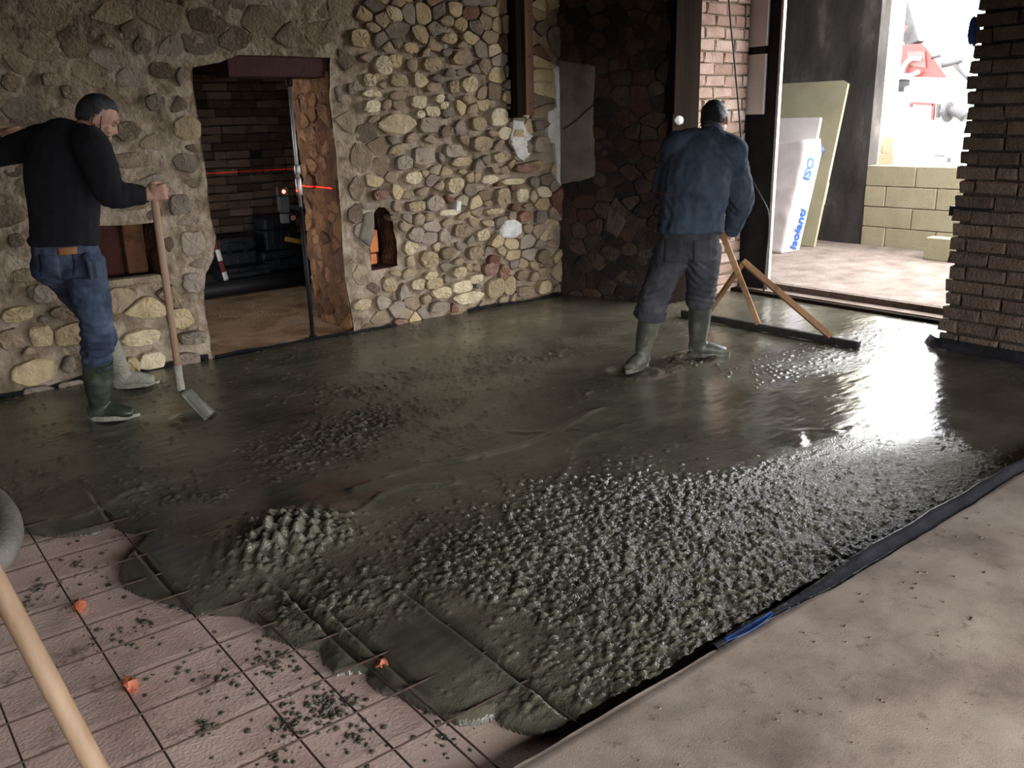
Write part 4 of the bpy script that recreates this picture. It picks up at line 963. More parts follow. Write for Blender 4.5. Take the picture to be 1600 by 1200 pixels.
def boot(ank, knee, toe, sole_z, R, root, m, label, mud=None):
    ank, knee, toe = map(np.array, (ank, knee, toe)); d = toe-ank; d[2] = 0; d = unit(d); s_ = np.cross(d, UP); heel = ank-d*.055
    G = [tube([np.array((*ank[:2], sole_z+.05)), ank+(knee-ank)*.12, ank+(knee-ank)*.45, ank+(knee-ank)*.85, knee], [(.050, .062), (.052, .058), (R*.90, R*.98), (R, R*1.05), (R*.98, R*1.03)], n=20, side=s_, k=4),
         tube([np.array((*heel[:2], sole_z+.045)), np.array((*ank[:2], sole_z+.055)), np.array((*(ank+d*.08)[:2], sole_z+.052)), np.array((*(ank+d*.15)[:2], sole_z+.040)), np.array((*(ank+d*.195)[:2], sole_z+.034))], [(.040, .042), (.048, .052), (.050, .048), (.051, .037), (.036, .026)], n=18, side=s_, k=4)]
    b_ = put(solid(G, .0075, 4, name='boot'), 'boot', m, root, label)
    so = MB(); n = 20; prof = []
    for k in range(n):
        t = 2*math.pi*k/n; c_, q = math.cos(t), math.sin(t); L_ = .072+(.185 if c_ > 0 else .052-.0); w_ = .050 if c_ > -.3 else .044; prof.append(ank+d*(.03+c_*(.195 if c_ > 0 else .10))+s_*q*w_)
    V = [(p[0], p[1], sole_z) for p in prof]+[(p[0], p[1], sole_z+.028) for p in prof]
    so.add(V, [tuple(range(n-1, -1, -1)), tuple(range(n, 2*n))]+[(i, (i+1) % n, (i+1) % n+n, i+n) for i in range(n)]); so.build('sole', mud or m, b_)
    tp = knee-(ank-knee)*.0; ax = unit(knee-ank); MB().tube([tp-ax*.028, tp-ax*.002], [R*1.04, R*1.05], 20, caps=False).build('top_band', m, b_, True)
    return b_

m_skin = mat('skin', [hx('a37a66'), hx('b48b76')], 14, .55, .05, 80); m_sweater = mat('black_knit', [hx('0c0c10'), hx('131318')], 30, .95, .35, 220)
def fade(nt, b):
    pass
m_jeans = mat('washed_denim', [hx('1b2133'), hx('2a3448'), hx('465163'), hx('7b8592')], 5.5, .9, .35, 260, stops=[.28, .46, .6, .8], pos=False)
m_boot = mat('green_rubber', [hx('22281f'), hx('31372d'), hx('4b4f44'), hx('84847a')], 7, .42, .1, 50, stops=[.3, .5, .64, .78], rvar=.1); m_mud = mat('mortar_caked', [hx('7d796c'), hx('989385')], 20, .7, .5, 60)
m_hair = mat('dark_grey_hair', [hx('151416'), hx('2b292b'), hx('454347')], 26, .6, .6, 220, stretch=(1, 1, .25)); m_hair2 = mat('black_hair', [hx('08080a'), hx('161516')], 26, .5, .6, 220)
m_jacket = mat('blue_fleece', [hx('252d38'), hx('343f4c'), hx('414c5a')], 9, .95, .3, 180); m_trous = mat('grey_work_trousers', [hx('2c2c30'), hx('3c3c41'), hx('57575a')], 8, .92, .35, 200, stops=[.35, .55, .8])
m_gboot = mat('muddy_grey_boot', [hx('2d2e27'), hx('45463c'), hx('6a685b')], 8, .45, .15, 50, rvar=.12); m_leather = mat('tan_leather', [hx('7a4f2c'), hx('96663c')], 20, .7, .1, 80)
m_eye = mat('eye_white', [hx('8f8a84')], 1, .4); m_dark = mat('dark_iris', [hx('15100d')], 1, .2)

def hair_shell(P, A, name, m, root, s=1.0, back=-.075, front=.05, hth=.035):
    c = P(0, -.008, .022); V, Fc = ell((0, 0, 0), np.eye(3), (1, 1, 1), 34); V = np.array(V); out = []
    nz = fbm(V*4.5+5, 3, 111); strands = fbm(V*np.array((14, 14, 5)), 2, 113)
    for v, a, b_ in zip(V, nz, strands):
        q = np.array((v[0]*.077, v[1]*.098-.0, v[2]*.095)); line = (.050 if q[1] > .045 else -.012+(q[1]+.01)*1.13 if q[1] > -.01 else max(-.066, -.016+(q[1]+.01)*2.2))   # hairline height by how far forward
        t = np.clip((q[2]-line)/.030+.45+.6*a+.25*b_, 0, 1); g = 1+(-.12*(1-t)+(hth+.05*a+.045*b_+.04*max(0, v[2])+.16*max(0, -v[2])*(v[1] < 0))*t); out.append(q*g)
    W = np.array([P(q[0], q[1]-.008, q[2]+.022) for q in out]); put(mesh(name, W, Fc), name, m, root)
def eyes(P, A, root, s=1.0):
    for g in (-1, 1):
        e = put(mesh('eye', *ell(P(g*.031, .079, .006), A, (.011*s, .008*s, .006*s), 12)), 'eye', m_eye, root); put(mesh('iris', *ell(P(g*.031, .0855, .005), A, (.0055*s, .003*s, .0055*s), 10)), 'iris', m_dark, root, parent=e)

# the man with the shovel ------------------------------------------------------
D1 = 4.67
J = lambda x, y, d=0.0: at(x, y, D1+d)
man = thing('person', 'person in black sweater and blue jeans holding an upright shovel by the stone wall', 'person', (*gz(165, 660)[:2], 0))
fA = unit(RH*.16+FH); sA = np.cross(fA, UP)               # the way the hips face, and its right-hand side
hipc = J(104, 398, -.02); kneeR = J(150, 500, -.02); ankR = np.array((*gz(158, 655)[:2], .075)); kneeL = J(146, 492, .42)
ankL = np.array((*gz(193, 605, .0)[:2], .08)); toeR = np.array((*gz(232, 652)[:2], 0)); toeL = np.array((*gz(228, 602)[:2], 0))
hR, hL = hipc+sA*.085-UP*.03, hipc-sA*.085-UP*.03
chest = J(99, 268, .0); waist = J(102, 352, -.01); neckb = J(128, 205, .02); shR = J(146, 232, -.10); shL = J(64, 222, .10)
hc = J(153, 185, .03); hf = unit(RH*.80+FH*.35-UP*.50); hu = unit(UP*.86+RH*.45+FH*.15)
Eh, PH, AH = head_parts(hc, hf, hu, .98)
elR = J(172, 302, -.16); wrR = J(229, 305, -.06); hndR = J(240, 303, -.05); elL = J(-14, 243, .14); wrL = J(-8, 219, .30); 
handR = hand_parts(wrR, J(250, 301, -.045)-wrR, FH*1.0+RH*.1, UP*1, 1.35, 1.05)
handL = hand_parts(wrL, J(26, 208, .36)-wrL, FH, UP, .25, 1.0)
body = Eh+rb([([neckb-UP*.06, neckb+(hc-neckb)*.45, hc-hu*.04], [.066, .060, .058]), ([hipc, waist, chest-UP*.05, neckb-UP*.1], [(.15, .10), (.135, .10), (.145, .10), (.08, .07)], sA),
    ([shR-UP*.03, elR, wrR], [.048, .040, .028]), ([shL-UP*.03, elL, wrL], [.048, .040, .028]), ([neckb-UP*.08, shR-UP*.035], [.05, .045]), ([neckb-UP*.08, shL-UP*.035], [.05, .045]),
    ([hR, kneeR, ankR+UP*.05], [.082, .055, .042]), ([hL, kneeL, ankL+UP*.05], [.082, .055, .042])])+handR+handL
put(solid(body, .0055, 2, name='body'), 'body', m_skin, man)
eyes(PH, AH, man, .98); hair_shell(PH, AH, 'hair', m_hair, man)
mk = MB().tube(catmull([PH(.078, -.012, .012), PH(.083, -.004, -.03), PH(.074, .03, -.072), PH(.05, .075, -.085)], 4), [.0032]*13, 6); mk.tube(catmull([PH(.080, .012, .022), PH(.082, .022, -.02), PH(.072, .045, -.06), PH(.05, .085, -.06)], 4), [.0028]*13, 6); mk.build('mask_strap', m_black, man, True)
sw = [ell(shR, np.eye(3), (.092, .092, .092)), ell(shL, np.eye(3), (.09, .09, .09)), ell(elR, np.eye(3), (.072, .072, .072)), ell(elL, np.eye(3), (.068, .068, .068))]+rb([([hipc+UP*.058, hipc+UP*.09], [(.186, .142), (.190, .145)], sA), ([hipc+UP*.06, waist+UP*.02, chest, J(110, 225, .01), neckb-UP*.01], [(.178, .135), (.182, .137), (.200, .150), (.170, .125), (.085, .075)], sA), ([neckb-UP*.045, (neckb-UP*.03+shR)/2, shR], [.095, .095, .092]), ([neckb-UP*.045, (neckb-UP*.03+shL)/2, shL], [.095, .095, .09]),
    ([shR, (shR+elR)/2, elR, (elR+wrR)/2, wrR-(wrR-elR)*.04], [.095, .088, .074, .062, .047]), ([shL, (shL+elL)/2, elL, (elL+wrL)/2, wrL], [.088, .076, .066, .054, .044]), ([neckb-UP*.02, neckb+(hc-neckb)*.30], [.078, .070])])
put(solid(sw, .009, 6, folds([(elR, wrR-elR, .10, .003), (shR-UP*.1, elR-shR, .1, .003), (waist, UP+sA*.4, .16, .002)], .008), 'sweater'), 'sweater', m_sweater, man)
jn = [ell(kneeR, np.eye(3), (.086, .086, .09)), ell(hR-UP*.03, np.eye(3), (.11, .11, .11)), ell(hL-UP*.03, np.eye(3), (.108, .108, .108))]+rb([([hipc+UP*.09, hipc-UP*.05, hipc-UP*.10], [(.168, .128), (.182, .140), (.165, .13)], sA), ([hipc-sA*.07-fA*.055-UP*.06, hipc-sA*.075-fA*.05-UP*.10], [.085, .09]), ([hipc+sA*.07-fA*.055-UP*.06, hipc+sA*.075-fA*.05-UP*.10], [.085, .09]),
    ([hR, hR+(kneeR-hR)*.5, kneeR, kneeR+(ankR-kneeR)*.38, kneeR+(ankR-kneeR)*.52], [.112, .102, .086, .082, .080]), ([hL, hL+(kneeL-hL)*.5, kneeL, kneeL+(ankL-kneeL)*.5], [.108, .096, .080, .074])])
jnm = solid(jn, .008, 5, folds([(kneeR-UP*.06, UP+sA*.3, .13, .004), (hipc-UP*.14, UP+sA, .14, .004), (kneeR+(ankR-kneeR)*.3, UP-sA*.3, .12, .008), (hR-UP*.1, UP*.8+sA, .12, .005)], .012), 'jeans'); jb = bvh(jnm); put(jnm, 'jeans', m_jeans, man)
conform('leather_patch', jb, hipc+UP*.035+sA*.085-fA*.4, fA, sA, .042, .019, .004, m_leather, man, 'tan leather waistband patch')
for g in (-1, 1): conform('back_pocket', jb, hipc+sA*(g*.088+.075)-UP*.045-fA*.4, fA, sA, .056, .064, .0045, m_jeans, man)
boot(ankR, kneeR+(ankR-kneeR)*.42, toeR, .0, .078, man, m_boot, 'dark green rubber boot', m_mud); boot(ankL, kneeL+(ankL-kneeL)*.40, toeL, .0, .07, man, m_mud, 'boot caked in pale mortar')
MB().tube(catmull([wrR+(UP*.033*math.cos(t)+FH*.033*math.sin(t)) for t in np.linspace(0, 6.28, 13)], 2), [.005]*25, 6).build('bracelet', m_black, man, True)

# his shovel -------------------------------------------------------------------
tip = gz(324, 654, .004); sock = J(283, 612, .10); topp = hndR+(hndR-sock)*.045
shv = thing('shovel', 'mortar splashed shovel with a long wooden handle standing upright in the wet concrete', 'shovel', (*tip[:2], 0))
MB().tube(catmull([topp, topp+(sock-topp)*.3, topp+(sock-topp)*.7, sock+(topp-sock)*.10], 4), [.0185, .019]+[.0195]*11, 14).build('handle', m_ashwood, shv, True)
MB().tube([sock+(topp-sock)*.14, sock+(topp-sock)*.05, sock, sock+(tip-sock)*.22], [.0225, .0225, .026, .02], 14).build('socket', m_mud, shv, True)
bd = unit(tip-sock); bs = unit(np.cross(bd, RH*.25+FH*.1+UP)); bn = np.cross(bs, bd); bl = np.linalg.norm(tip-sock); V = []; Fc = []; nu, nv = 8, 10
for side_ in (0, 1):
    for j in range(nv+1):
        for i_ in range(nu+1):
            a, f = (i_/nu*2-1), j/nv; wdt = .105*(1-.10*(1-f)); V.append(sock+bd*(bl*(.04+.96*f))+bs*a*wdt+bn*(.020*a*a+.03*(1-f)**2*(1-a*a)+.006*side_))
n = (nu+1)*(nv+1)
for j in range(nv):
    for i_ in range(nu): q = j*(nu+1)+i_; Fc.append((q, q+nu+1, q+nu+2, q+1)); Fc.append((n+q, n+q+1, n+q+nu+2, n+q+nu+1))
rim = [i_ for i_ in range(nu+1)]+[(nu+1)*j+nu for j in range(1, nv+1)]+[(nu+1)*nv+i_ for i_ in range(nu-1, -1, -1)]+[(nu+1)*j for j in range(nv-1, 0, -1)]
for a, b_ in zip(rim, rim[1:]+rim[:1]): Fc.append((a, b_, b_+n, a+n))
link('blade', mesh('blade', sub(V, shv), Fc), mat('shovel_steel', [hx('44443c'), hx('5a5a50'), hx('6e6e64')], 14, .45, .2, 60, metal=.2), shv)

# the man with the screed rake --------------------------------------------------
D2 = 5.60
K = lambda x, y, d=0.0: at(x, y, D2+d)
man2 = thing('person', 'person seen from behind in blue fleece and grey trousers pulling a wooden screed rake', 'person', (*((gz(985, 585)+gz(1085, 562))/2)[:2], 0))
fB = unit(FH*.93+RH*.25); sB = np.cross(fB, UP)
hip2 = K(1077, 375, .02); ank2L = np.array((*gz(1003, 572)[:2], .075)); ank2R = np.array((*gz(1089, 556)[:2], .075)); kn2L = K(1022, 466, -.04); kn2R = K(1096, 458, .12)
h2L, h2R = hip2-sB*.09-UP*.04, hip2+sB*.09-UP*.04; ch2 = K(1090, 268, .08); wa2 = K(1081, 335, .03); nk2 = K(1108, 212, .16); sh2R = K(1143, 238, .10); sh2L = K(1056, 232, .14)
hc2 = K(1117, 189, .24); hf2 = unit(FH*.80+RH*.45-UP*.35); hu2 = unit(UP*.9+FH*.4+RH*.05); E2, P2, A2 = head_parts(hc2, hf2, hu2, 1.0)
el2R = K(1157, 308, .10); wr2R = K(1143, 362, .28); el2L = K(1040, 300, .24); wr2L = K(1098, 338, .42)
bar0, bar1 = gz(1066, 489, .03), gz(1343, 539, .03); junc = at(1160, 413, 6.35); grip = K(1134, 366, .33); dirg = unit(grip-junc); gtop = grip+dirg*.34
h2r = hand_parts(wr2R, grip-wr2R+dirg*.0-UP*.03, FH-RH*.3, RH*-1+UP*.4, 1.4, 1.0); h2l = hand_parts(wr2L, (grip+dirg*.24)-wr2L, FH+RH*.3, RH, 1.4, 1.0)
b2 = E2+rb([([nk2-UP*.06, nk2+(hc2-nk2)*.5, hc2-hu2*.04], [.068, .062, .06]), ([hip2, wa2, ch2-UP*.05, nk2-UP*.1], [(.15, .10), (.14, .10), (.15, .10), (.08, .07)], sB), ([sh2R-UP*.03, el2R, wr2R], [.05, .042, .03]), ([sh2L-UP*.03, el2L, wr2L], [.05, .042, .03]),
    ([nk2-UP*.08, sh2R-UP*.035], [.05, .045]), ([nk2-UP*.08, sh2L-UP*.035], [.05, .045]), ([h2R, kn2R, ank2R+UP*.05], [.082, .055, .042]), ([h2L, kn2L, ank2L+UP*.05], [.082, .055, .042])])+h2r+h2l
put(solid(b2, .0055, 2, name='body'), 'body', m_skin, man2); eyes(P2, A2, man2); hair_shell(P2, A2, 'hair', m_hair2, man2, hth=.10)
jk = [ell(sh2R, np.eye(3), (.105, .105, .10)), ell(sh2L, np.eye(3), (.102, .102, .10)), ell(el2R, np.eye(3), (.088, .088, .088))]+rb([([hip2+UP*.055, hip2+UP*.085], [(.212, .163), (.216, .166)], sB), ([hip2+UP*.06, wa2, ch2, K(1098, 236, .13), nk2-UP*.0], [(.205, .155), (.212, .160), (.222, .165), (.19, .14), (.09, .08)], sB), ([nk2-UP*.05, (nk2-UP*.03+sh2R)/2, sh2R], [.10, .105, .104]), ([nk2-UP*.05, (nk2-UP*.03+sh2L)/2, sh2L], [.10, .105, .102]),
    ([sh2R, (sh2R+el2R)/2, el2R, (el2R+wr2R)/2, wr2R], [.096, .092, .084, .072, .050]), ([sh2L, (sh2L+el2L)/2, el2L, (el2L+wr2L)/2, wr2L], [.094, .088, .08, .066, .048]), ([nk2-UP*.02, nk2+(hc2-nk2)*.34], [.082, .074])])
put(solid(jk, .009, 6, folds([(el2R, wr2R-el2R+UP*.2, .12, .004), (wa2+sB*.15, UP*.6-sB, .16, .004), (sh2R-UP*.08, el2R-sh2R, .1, .005), (ch2+sB*.1, UP+sB, .14, .004), (wa2-sB*.12, UP*.5+sB, .14, .005)], .016), 'fleece_jacket'), 'fleece_jacket', m_jacket, man2)
V, Fc = tube([nk2+(hc2-nk2)*.10, nk2+(hc2-nk2)*.42], [.082, .077], n=24, caps=False); link('collar', mesh('collar', sub(V, man2), Fc), m_jacket, man2)
tr = [ell(kn2R, np.eye(3), (.098, .098, .1)), ell(kn2L, np.eye(3), (.098, .098, .1)), ell(h2R-UP*.03, np.eye(3), (.112, .112, .112)), ell(h2L-UP*.03, np.eye(3), (.112, .112, .112))]+rb([([hip2+UP*.09, hip2-UP*.05, hip2-UP*.11], [(.185, .14), (.19, .145), (.165, .13)], sB), ([hip2-sB*.08-fB*.05-UP*.07, hip2-sB*.085-fB*.045-UP*.12], [.09, .09]), ([hip2+sB*.08-fB*.05-UP*.07, hip2+sB*.085-fB*.045-UP*.12], [.09, .09]),
    ([h2R, h2R+(kn2R-h2R)*.5, kn2R, kn2R+(ank2R-kn2R)*.20], [.115, .108, .098, .098]), ([h2L, h2L+(kn2L-h2L)*.5, kn2L, kn2L+(ank2L-kn2L)*.30], [.115, .108, .096, .098])])
trm = solid(tr, .008, 5, folds([(kn2R, UP+sB*.3, .13, .006), (kn2L, UP-sB*.3, .13, .006), (hip2-UP*.15, UP+sB, .15, .005)], .011), 'trousers'); tb2 = bvh(trm); put(trm, 'trousers', m_trous, man2)
V, Fc = tube(catmull([kn2L+(ank2L-kn2L)*.20, kn2L+(ank2L-kn2L)*.33], 3), [.104]*4, n=24); put(solid([(V, Fc)], .008, 3, folds([], .012), 'trouser_cuff'), 'trouser_cuff', m_trous, man2)
for g in (-1, 1): conform('back_pocket', tb2, hip2+sB*g*.09-UP*.05-fB*.4, fB, sB, .058, .068, .005, m_trous, man2)
boot(ank2L, kn2L+(ank2L-kn2L)*.26, np.array((*gz(968, 590)[:2], 0)), 0, .073, man2, m_gboot, 'muddy grey-green rubber boot'); boot(ank2R, kn2R+(ank2R-kn2R)*.18, np.array((*gz(1116, 556)[:2], 0)), 0, .073, man2, m_gboot, None)

# his screed rake ----------------------------------------------------------------
rk = thing('screed_rake', 'wooden screed rake with three braces on a long dark board', 'rake', (*((bar0+bar1)/2)[:2], 0))
MB().beam(bar0, bar1, .055, .05, (0, 0, 1), .012).build('board', mat('wet_board', [hx('1d1a18'), hx('2d2925')], 8, .45, .3, 60), rk)
bm_ = bar0+(bar1-bar0)*.47
MB().beam(bm_+UP*.02, gtop, .040, .032, RH, .008).build('handle', m_wood, rk); off = -fB*.03
MB().beam(bar0+(bar1-bar0)*.16+UP*.02, junc+UP*.01+off, .036, .030, RH, .006).build('brace', m_wood, rk); MB().beam(bar0+(bar1-bar0)*.86+UP*.02, junc+UP*.03+off, .044, .034, RH, .006).build('brace', m_wood, rk)

# ---------------------------------------------------------------- smaller things
# steel prop in the door opening, with the line laser clamped to it
pb, pt = np.array((*gz(489, 526)[:2], .0)), on(451, 122, 1, 6.33); pm = pb+(pt-pb)*.52
pr = thing('steel_prop', 'slim telescopic metal staff standing upright in the door opening', 'staff', pb)
MB().lathe(pb, (0, 0, 1), [(.03, 0), (.03, .012), (.018, .02)], 16).build('foot', m_blacksteel, pr, True)
MB().tube([pb+(pt-pb)*.01, pm], [.0165, .0165], 12).build('lower_tube', m_blacksteel, pr, True)
MB().tube([pm, pt-(pt-pb)*.03], [.0135, .0135], 12).build('upper_tube', m_galv, pr, True)
ax_ = unit(pt-pb)
for f, h_ in ((.645, .06), (.565, .12)): MB().lathe(pb+(pt-pb)*f, ax_, [(.02, 0), (.024, .006), (.024, h_), (.018, h_+.01)], 14).build('clamp', m_galv, pr, True)
MB().lathe(pt-ax_*.06, ax_, [(.02, 0), (.026, .02), (.026, .06), (.012, .075)], 12).build('top_cap', m_blacksteel, pr, True)
LZ = 1.125
lp = on(441, 298, 1, 6.36); lp[2] = LZ; lz = thing('line_laser', 'dark line laser with a glowing red emitter clamped to the metal staff', 'laser', lp+np.array((0, 0, -.2)))
MB().box(lp+np.array((-.035, -.03, -.16)), lp+np.array((.035, .04, -.035)), .012).build('housing', m_blacksteel, lz)
MB().beam(lp+np.array((.02, .0, -.1)), np.array((pb+(pt-pb)*.52))+np.array((0, 0, -.02)), .03, .03, (0, 0, 1), .005).build('arm', m_blacksteel, lz)
MB().box(lp+np.array((-.03, -.025, -.24)), lp+np.array((.03, .03, -.165)), .01).build('battery', m_black, lz)
MB().lathe(lp+np.array((.05, -.02, -.2)), (0, -1, 0), [(.012, 0), (.02, .005), (.02, .02)], 12).build('knob', m_red, lz)
# its head: a lamp behind a horizontal slit; the slit lets the red fan out on to the walls round it
def slit():
    V = []; Fc = []; n = 96; r = .045
    for s_ in (1, -1):
        b0 = len(V)
        for k in range(n):
            a = 2*math.pi*k/n; x_, y_ = math.cos(a), math.sin(a); g = 0.0
            if x_ > .2 and abs(y_) < .95: g = .00028         # towards the jamb close by
            if y_ > .15 and x_ < .62: g = .00008                           # towards the far wall
            if y_ < -.3: g = .000025 if x_ > -.9 else 0
            V.append((r*x_, r*y_, s_*g)); V.append((r*x_, r*y_, s_*.03))
        V.append((0, 0, s_*.034)); t = len(V)-1
        for k in range(n):
            a, b_ = b0+2*k, b0+2*((k+1) % n); Fc.append((a, b_, b_+1, a+1)); Fc.append((a+1, b_+1, t))
    link('slit_head', mesh('slit_head', np.array(V)+lp-np.array(lz.location), Fc, False), m_blacksteel, lz)
slit()
pl = bpy.data.lights.new('laser_source', 'POINT'); pl.energy = 34; pl.color = (1, .010, .008); pl.shadow_soft_size = 0.0
po = bpy.data.objects.new('laser_source', pl); COL.objects.link(po); po.location = lp
m_em = bpy.data.materials.new('red_emitter'); m_em.use_nodes = True; nb_ = m_em.node_tree.nodes['Principled BSDF']; nb_.inputs['Emission Color'].default_value = (1, .05, .03, 1); nb_.inputs['Emission Strength'].default_value = 1.2; nb_.inputs['Base Color'].default_value = (.5, .02, .02, 1)
em = mesh('emitter', *ell(lp-np.array(lz.location)+np.array((-.012, -.052, .0)), np.eye(3), (.014, .008, .014), 10)); link('emitter', em, m_em, lz, label='glowing red emitter')

# back room: tool cases, pipe, cables, striped pole
m_case = mat('tool_case_plastic', [hx('14181f'), hx('1e252e')], 9, .5, .2, 60)
def case(x0, x1, y0, z0, hgt, label, dp=.36, ribs=3):
    c = thing('tool_case', label, 'tool case', ((x0+x1)/2, y0+dp/2, z0), 'black tool cases in the back room')
    MB().box((x0, y0, z0), (x1, y0+dp, z0+hgt*.62), .02).build('body', m_case, c); MB().box((x0+.005, y0+.005, z0+hgt*.635), (x1-.005, y0+dp-.005, z0+hgt), .025).build('lid', m_case, c)
    for k in range(ribs): xx = x0+(x1-x0)*(k+1)/(ribs+1); MB().box((xx-.02, y0-.012, z0+.03), (xx+.02, y0+.01, z0+hgt*.55), .006).build('rib', m_case, c)
    for k in (.28, .72): xx = x0+(x1-x0)*k; MB().box((xx-.025, y0-.014, z0+hgt*.54), (xx+.025, y0+.004, z0+hgt*.74), .005).build('latch', m_blacksteel, c)
    hd = MB(); cx = (x0+x1)/2; hd.tube(catmull([(cx-.08, y0+.0, z0+hgt*.80), (cx-.07, y0-.03, z0+hgt*.86), (cx+.07, y0-.03, z0+hgt*.86), (cx+.08, y0, z0+hgt*.80)], 3), [.011]*10, 8); hd.build('handle', m_black, c, True); return c
YS = 8.95
a = on(344, 420, 1, YS)[0]; b_ = on(404, 420, 1, YS)[0]; case(a, b_, YS, .10, .40, 'larger closed black tool case on the left of the back room step')
a = on(347, 420, 1, YS-.32)[0]; b_ = on(425, 420, 1, YS-.32)[0]; case(a, b_, YS-.30, .10, .13, 'low flat dark case lying in front of the larger tool case', .28, 2)
a = on(414, 420, 1, YS-.12)[0]; b_ = on(490, 420, 1, YS-.12)[0]; case(a, b_, YS-.10, .10, .22, 'wide dark case on the right carrying another case', .42, 2)
a = on(415, 370, 1, YS)[0]; b_ = on(466, 370, 1, YS)[0]; case(a, b_, YS, .323, .34, 'upper dark case stacked on the wide one behind the metal staff', .30)
q = on(458, 376, 1, YS-.05); gd = thing('drill_tube', 'short yellow tube lying on the dark case behind the metal staff', 'tube', q)
MB().lathe(on(445, 373, 1, YS-.08), unit(on(480, 380, 1, YS-.08)-on(445, 373, 1, YS-.08)), [(.018, 0), (.028, .01), (.028, .24), (.02, .25)], 16).build('sleeve', mat('yellow_sleeve', [hx('9a7a2c'), hx('b8943c')], 8, .5), gd, True)
pp = thing('black_pipe', 'thick black pipe lying across the back room floor in front of the step', 'pipe', (3.5, 8.48, .06))
MB().tube([(2.1, 8.44, .075), (3.4, 8.49, .075), (4.6, 8.53, .075)], [.075]*3, 18).build('tube', m_black, pp, True)
cc = thing('cable_coil', 'loose loops of dark cable lying on the back room step', 'cable', (3.7, 8.72, .1)); P = []
for k in range(90): t = k/89*9*math.pi; r_ = .42+.12*math.sin(t*.37); P.append((3.75+r_*math.cos(t)*1.15, 8.735+.10*math.sin(t)*(.7+.3*math.sin(t*.21)), .108+.006*(k % 5)))
MB().tube(P, [.006]*len(P), 6).build('loops', m_black, cc, True); MB().tube(catmull([(2.7, 8.66, .107), (3.0, 8.7, .107), (3.4, 8.72, .112)], 4), [.006]*9, 6).build('tail', m_black, cc, True)
p0, p1 = np.array((*on(353, 425, 1, 8.63)[:2], .1)), on(334, 372, 1, 8.66); sp_ = thing('striped_stake', 'red and white stake leaning at the left side of the back room', 'stake', p0)
for k in range(6):
    a, b_ = p0+(p1-p0)*(k/6*1.5), p0+(p1-p0)*((k+1)/6*1.5); MB().tube([a, b_], [.026, .026], 10).build('band', m_red if k % 2 else m_plaster, sp_, False, label='red band' if k % 2 else 'white band')
# green chalk on the niche sill
p = on(201, 441, 1, YA-.0); ch = thing('green_marker', 'bright green chalk stick on the sill of the square niche', 'marker', p+np.array((0, 0, -.012)))
MB().lathe(p+np.array((-.055, -.03, .0)), (1, .05, 0), [(.012, 0), (.016, .004), (.016, .106), (.012, .11)], 12).build('stick', mat('green_chalk', [hx('4fc487'), hx('6ddb9d')], 20, .7), ch, True)
MB().lathe(p+np.array((-.068, -.0305, .0)), (1, .05, 0), [(.013, 0), (.013, .012)], 12).build('tip', mat('green_tip', [hx('3aa96f')], 1, .6), ch, True)
MB().box((1.44, YA-.045, .605), (1.80, YA+.05, .652), .012).build('sill_stone', m_embed, wall_back)

# black foil turned up along the edges of the pour
def ribbon(name, pts, prof, m, label, cat, seed=0, wob=.012, step=.05):
    """foil strip following pts; prof(s) -> list of (out, up) across the strip"""
    pts = np.array(pts, float); seg = np.linalg.norm(np.diff(pts, axis=0), axis=1); S = np.concatenate([[0], np.cumsum(seg)]); s = np.arange(0, S[-1], step); P = np.stack([np.interp(s, S, pts[:, k]) for k in range(2)], 1)
    T_ = np.gradient(P, axis=0); T_ /= np.linalg.norm(T_, axis=1)[:, None]; Nn = np.stack([T_[:, 1], -T_[:, 0]], 1); V = []; Fc = []; m_ = None; o_ = []
    for k in range(len(s)):
        pr_ = prof(s[k]/S[-1], s[k]); m_ = len(pr_)
        for (a, b_) in pr_: V.append((P[k, 0]+Nn[k, 0]*a, P[k, 1]+Nn[k, 1]*a, b_))
    V = np.array(V); V[:, 0] += wob*.4*n2(V[:, 0], V[:, 1]+V[:, 2], 7, 2, seed+2); V[:, 1] += wob*.6*n2(V[:, 0], V[:, 1]+V[:, 2], 7, 2, seed); V[:, 2] += wob*.5*n2(V[:, 0], V[:, 1], 9, 3, seed+1)
    n = len(V); V2 = V-np.array((0, 0, .003)); nm = m_
    for k in range(len(s)-1):
        for j in range(nm-1): a = k*nm+j; Fc.append((a, a+1, a+nm+1, a+nm)); Fc.append((n+a, n+a+nm, n+a+nm+1, n+a+1))
    for k in range(len(s)-1):
        for j in (0, nm-1): a = k*nm+j; Fc.append((a, a+nm, a+nm+n, a+n))
    return link(name, mesh(name, np.vstack([V, V2]), Fc), m, None, label=label, category=cat)
def pe(f, s):
    x_ = 1.95+f*4.1; up = .012+.038*np.clip((x_-2.35)/.5, 0, 1)*(1-.35*np.clip((x_-4.3)/1.2, 0, 1)); wdt = .002+.028*np.clip((x_-2.2)/.35, 0, 1)*(1-.7*np.clip((x_-3.2)/1.2, 0, 1))
    return [(-.03, -.05), (-.014, .0+up*.4), (0, up), (.008, up*1.02), (.014+wdt*.25, up*.72), (.016+wdt*.6, up*.30), (.018+wdt, .006+up*.05)]
ribbon('edge_foil', [(1.95, 1.505), (3.0, 1.50), (4.2, 1.505), (6.02, 1.51)], pe, m_foil, 'shiny black foil folded over the edge of the old concrete slab', 'foil', 5)
ribbon('edge_foil', [(2.00, 1.502), (2.12, 1.50), (2.24, 1.50)], lambda f, s: [(-.012, -.03), (.0, .014), (.006, .016), (.010+.014*math.sin(3.14*f), .010)], m_blue, 'strip of blue film showing at the slab edge', 'foil', 15, .006, .02)
ribbon('edge_foil', [(-2.4, 6.155), (.5, 6.15), (2.08, 6.145)], lambda f, s: [(.0, -.03), (.0, .03+.012*math.sin(s*9)), (.008, .032+.012*math.sin(s*9)), (.012, -.02)], m_foil, 'black foil strip along the foot of the stone wall left of the door opening', 'foil', 25, .02)
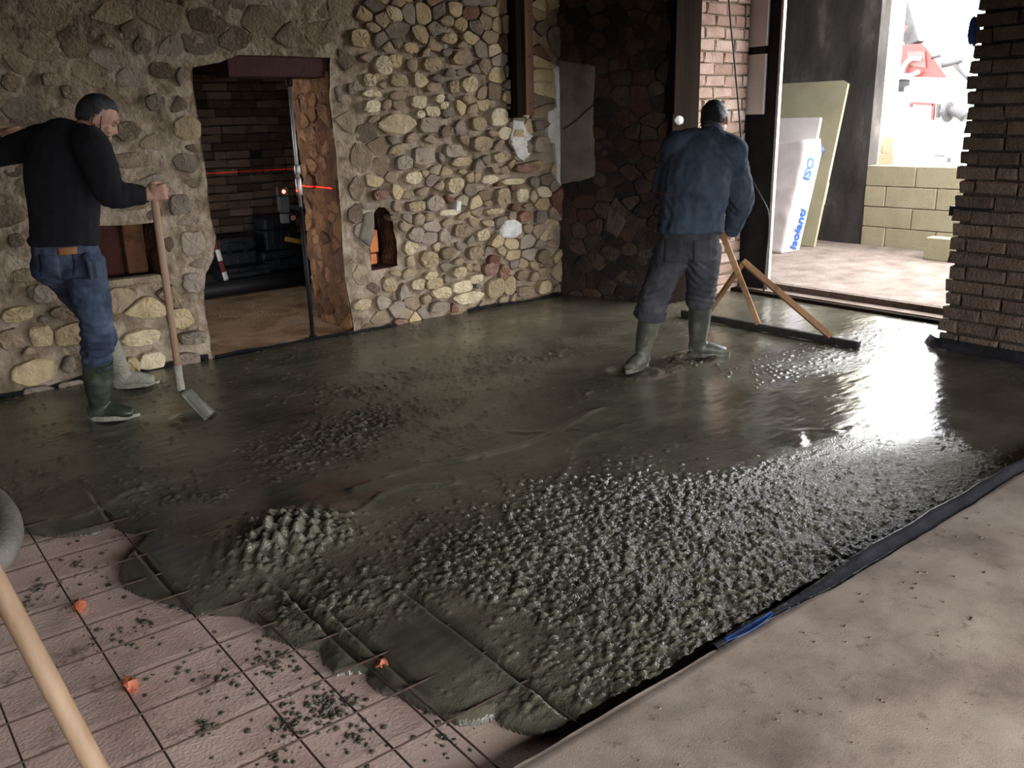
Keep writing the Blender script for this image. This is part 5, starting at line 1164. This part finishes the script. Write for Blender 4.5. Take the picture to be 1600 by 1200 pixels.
ribbon('edge_foil', [(2.1, 6.16), (2.7, 6.18), (3.3, 6.15), (3.6, 6.14)], lambda f, s: [(.0, -.03), (.0, .02), (.03, .024), (.05, -.01)], m_foil, 'black foil strip across the foot of the door opening', 'foil', 35, .03)
ribbon('edge_foil', [(4.35, 6.145), (4.7, 6.13), (5.42, 6.10)], lambda f, s: [(.0, -.03), (.0, .022+.012*math.sin(s*7)), (.01, .025+.012*math.sin(s*7)), (.02, -.02)], m_foil, 'black foil strip at the foot of the stone wall near the dark corner', 'foil', 45, .03)
ribbon('edge_foil', [(6.10, 2.90), (6.02, 2.84), (6.00, 2.3), (5.98, 1.55)], lambda f, s: [(.0, .05), (.008, .068), (.03, .062), (.05, .02), (.07, -.02)], m_foil, 'black foil upstand around the foot of the brick pillar', 'foil', 55, .02)

# concrete delivery hose at the left, wooden pole close to the camera
hs_pts = [(-1.9, 4.2, .06), (-1.2, 4.62, .06), (-.5, 4.84, .065), (-.03, 4.76, .075), (.29, 4.48, .07), (.395, 4.06, .055), (.32, 3.70, .02), (.0, 3.46, -.006), (-.4, 3.42, -.008), (-.9, 3.4, -.008), (-1.5, 3.0, -.008)]
hp = thing('delivery_hose', 'thick grey concrete delivery hose curving in at the left edge', 'hose', (.1, 4.0, 0)); P = catmull(hs_pts, 8); MB().tube(P, [.062]*len(P), 18).build('tube', mat('grey_hose', [hx('5d5952'), hx('77736a')], 9, .6, .3, 60), hp, True)
MB().lathe(P[-1], unit(P[-1]-P[-3]), [(.05, -.1), (.072, -.09), (.072, .0), (.06, .01)], 18).build('end_coupling', m_galv, hp, True)
a, b_ = at(163, 1225, 1.05), at(-75, 780, 1.62); ua = unit(b_-a); q0 = a-ua*1.5; 
pb0 = gz(250, 1388, 0.0); pa = at(0, 920, 1.72); ud = unit(pa-pb0); pe_ = pb0+ud*2.3
wp = thing('wooden_pole', 'pale wooden pole slanting across the lower left corner close to the camera', 'pole', pb0)
MB().tube([pb0, pb0+ud*.6, pb0+ud*1.4, pe_], [.0235, .0235, .023, .022], 18).build('shaft', m_ashwood, wp, True); MB().lathe(pb0-ud*.004, ud, [(.0235, 0), (.026, .004), (.026, .05), (.0235, .055)], 18).build('ferrule', m_galv, wp, True)
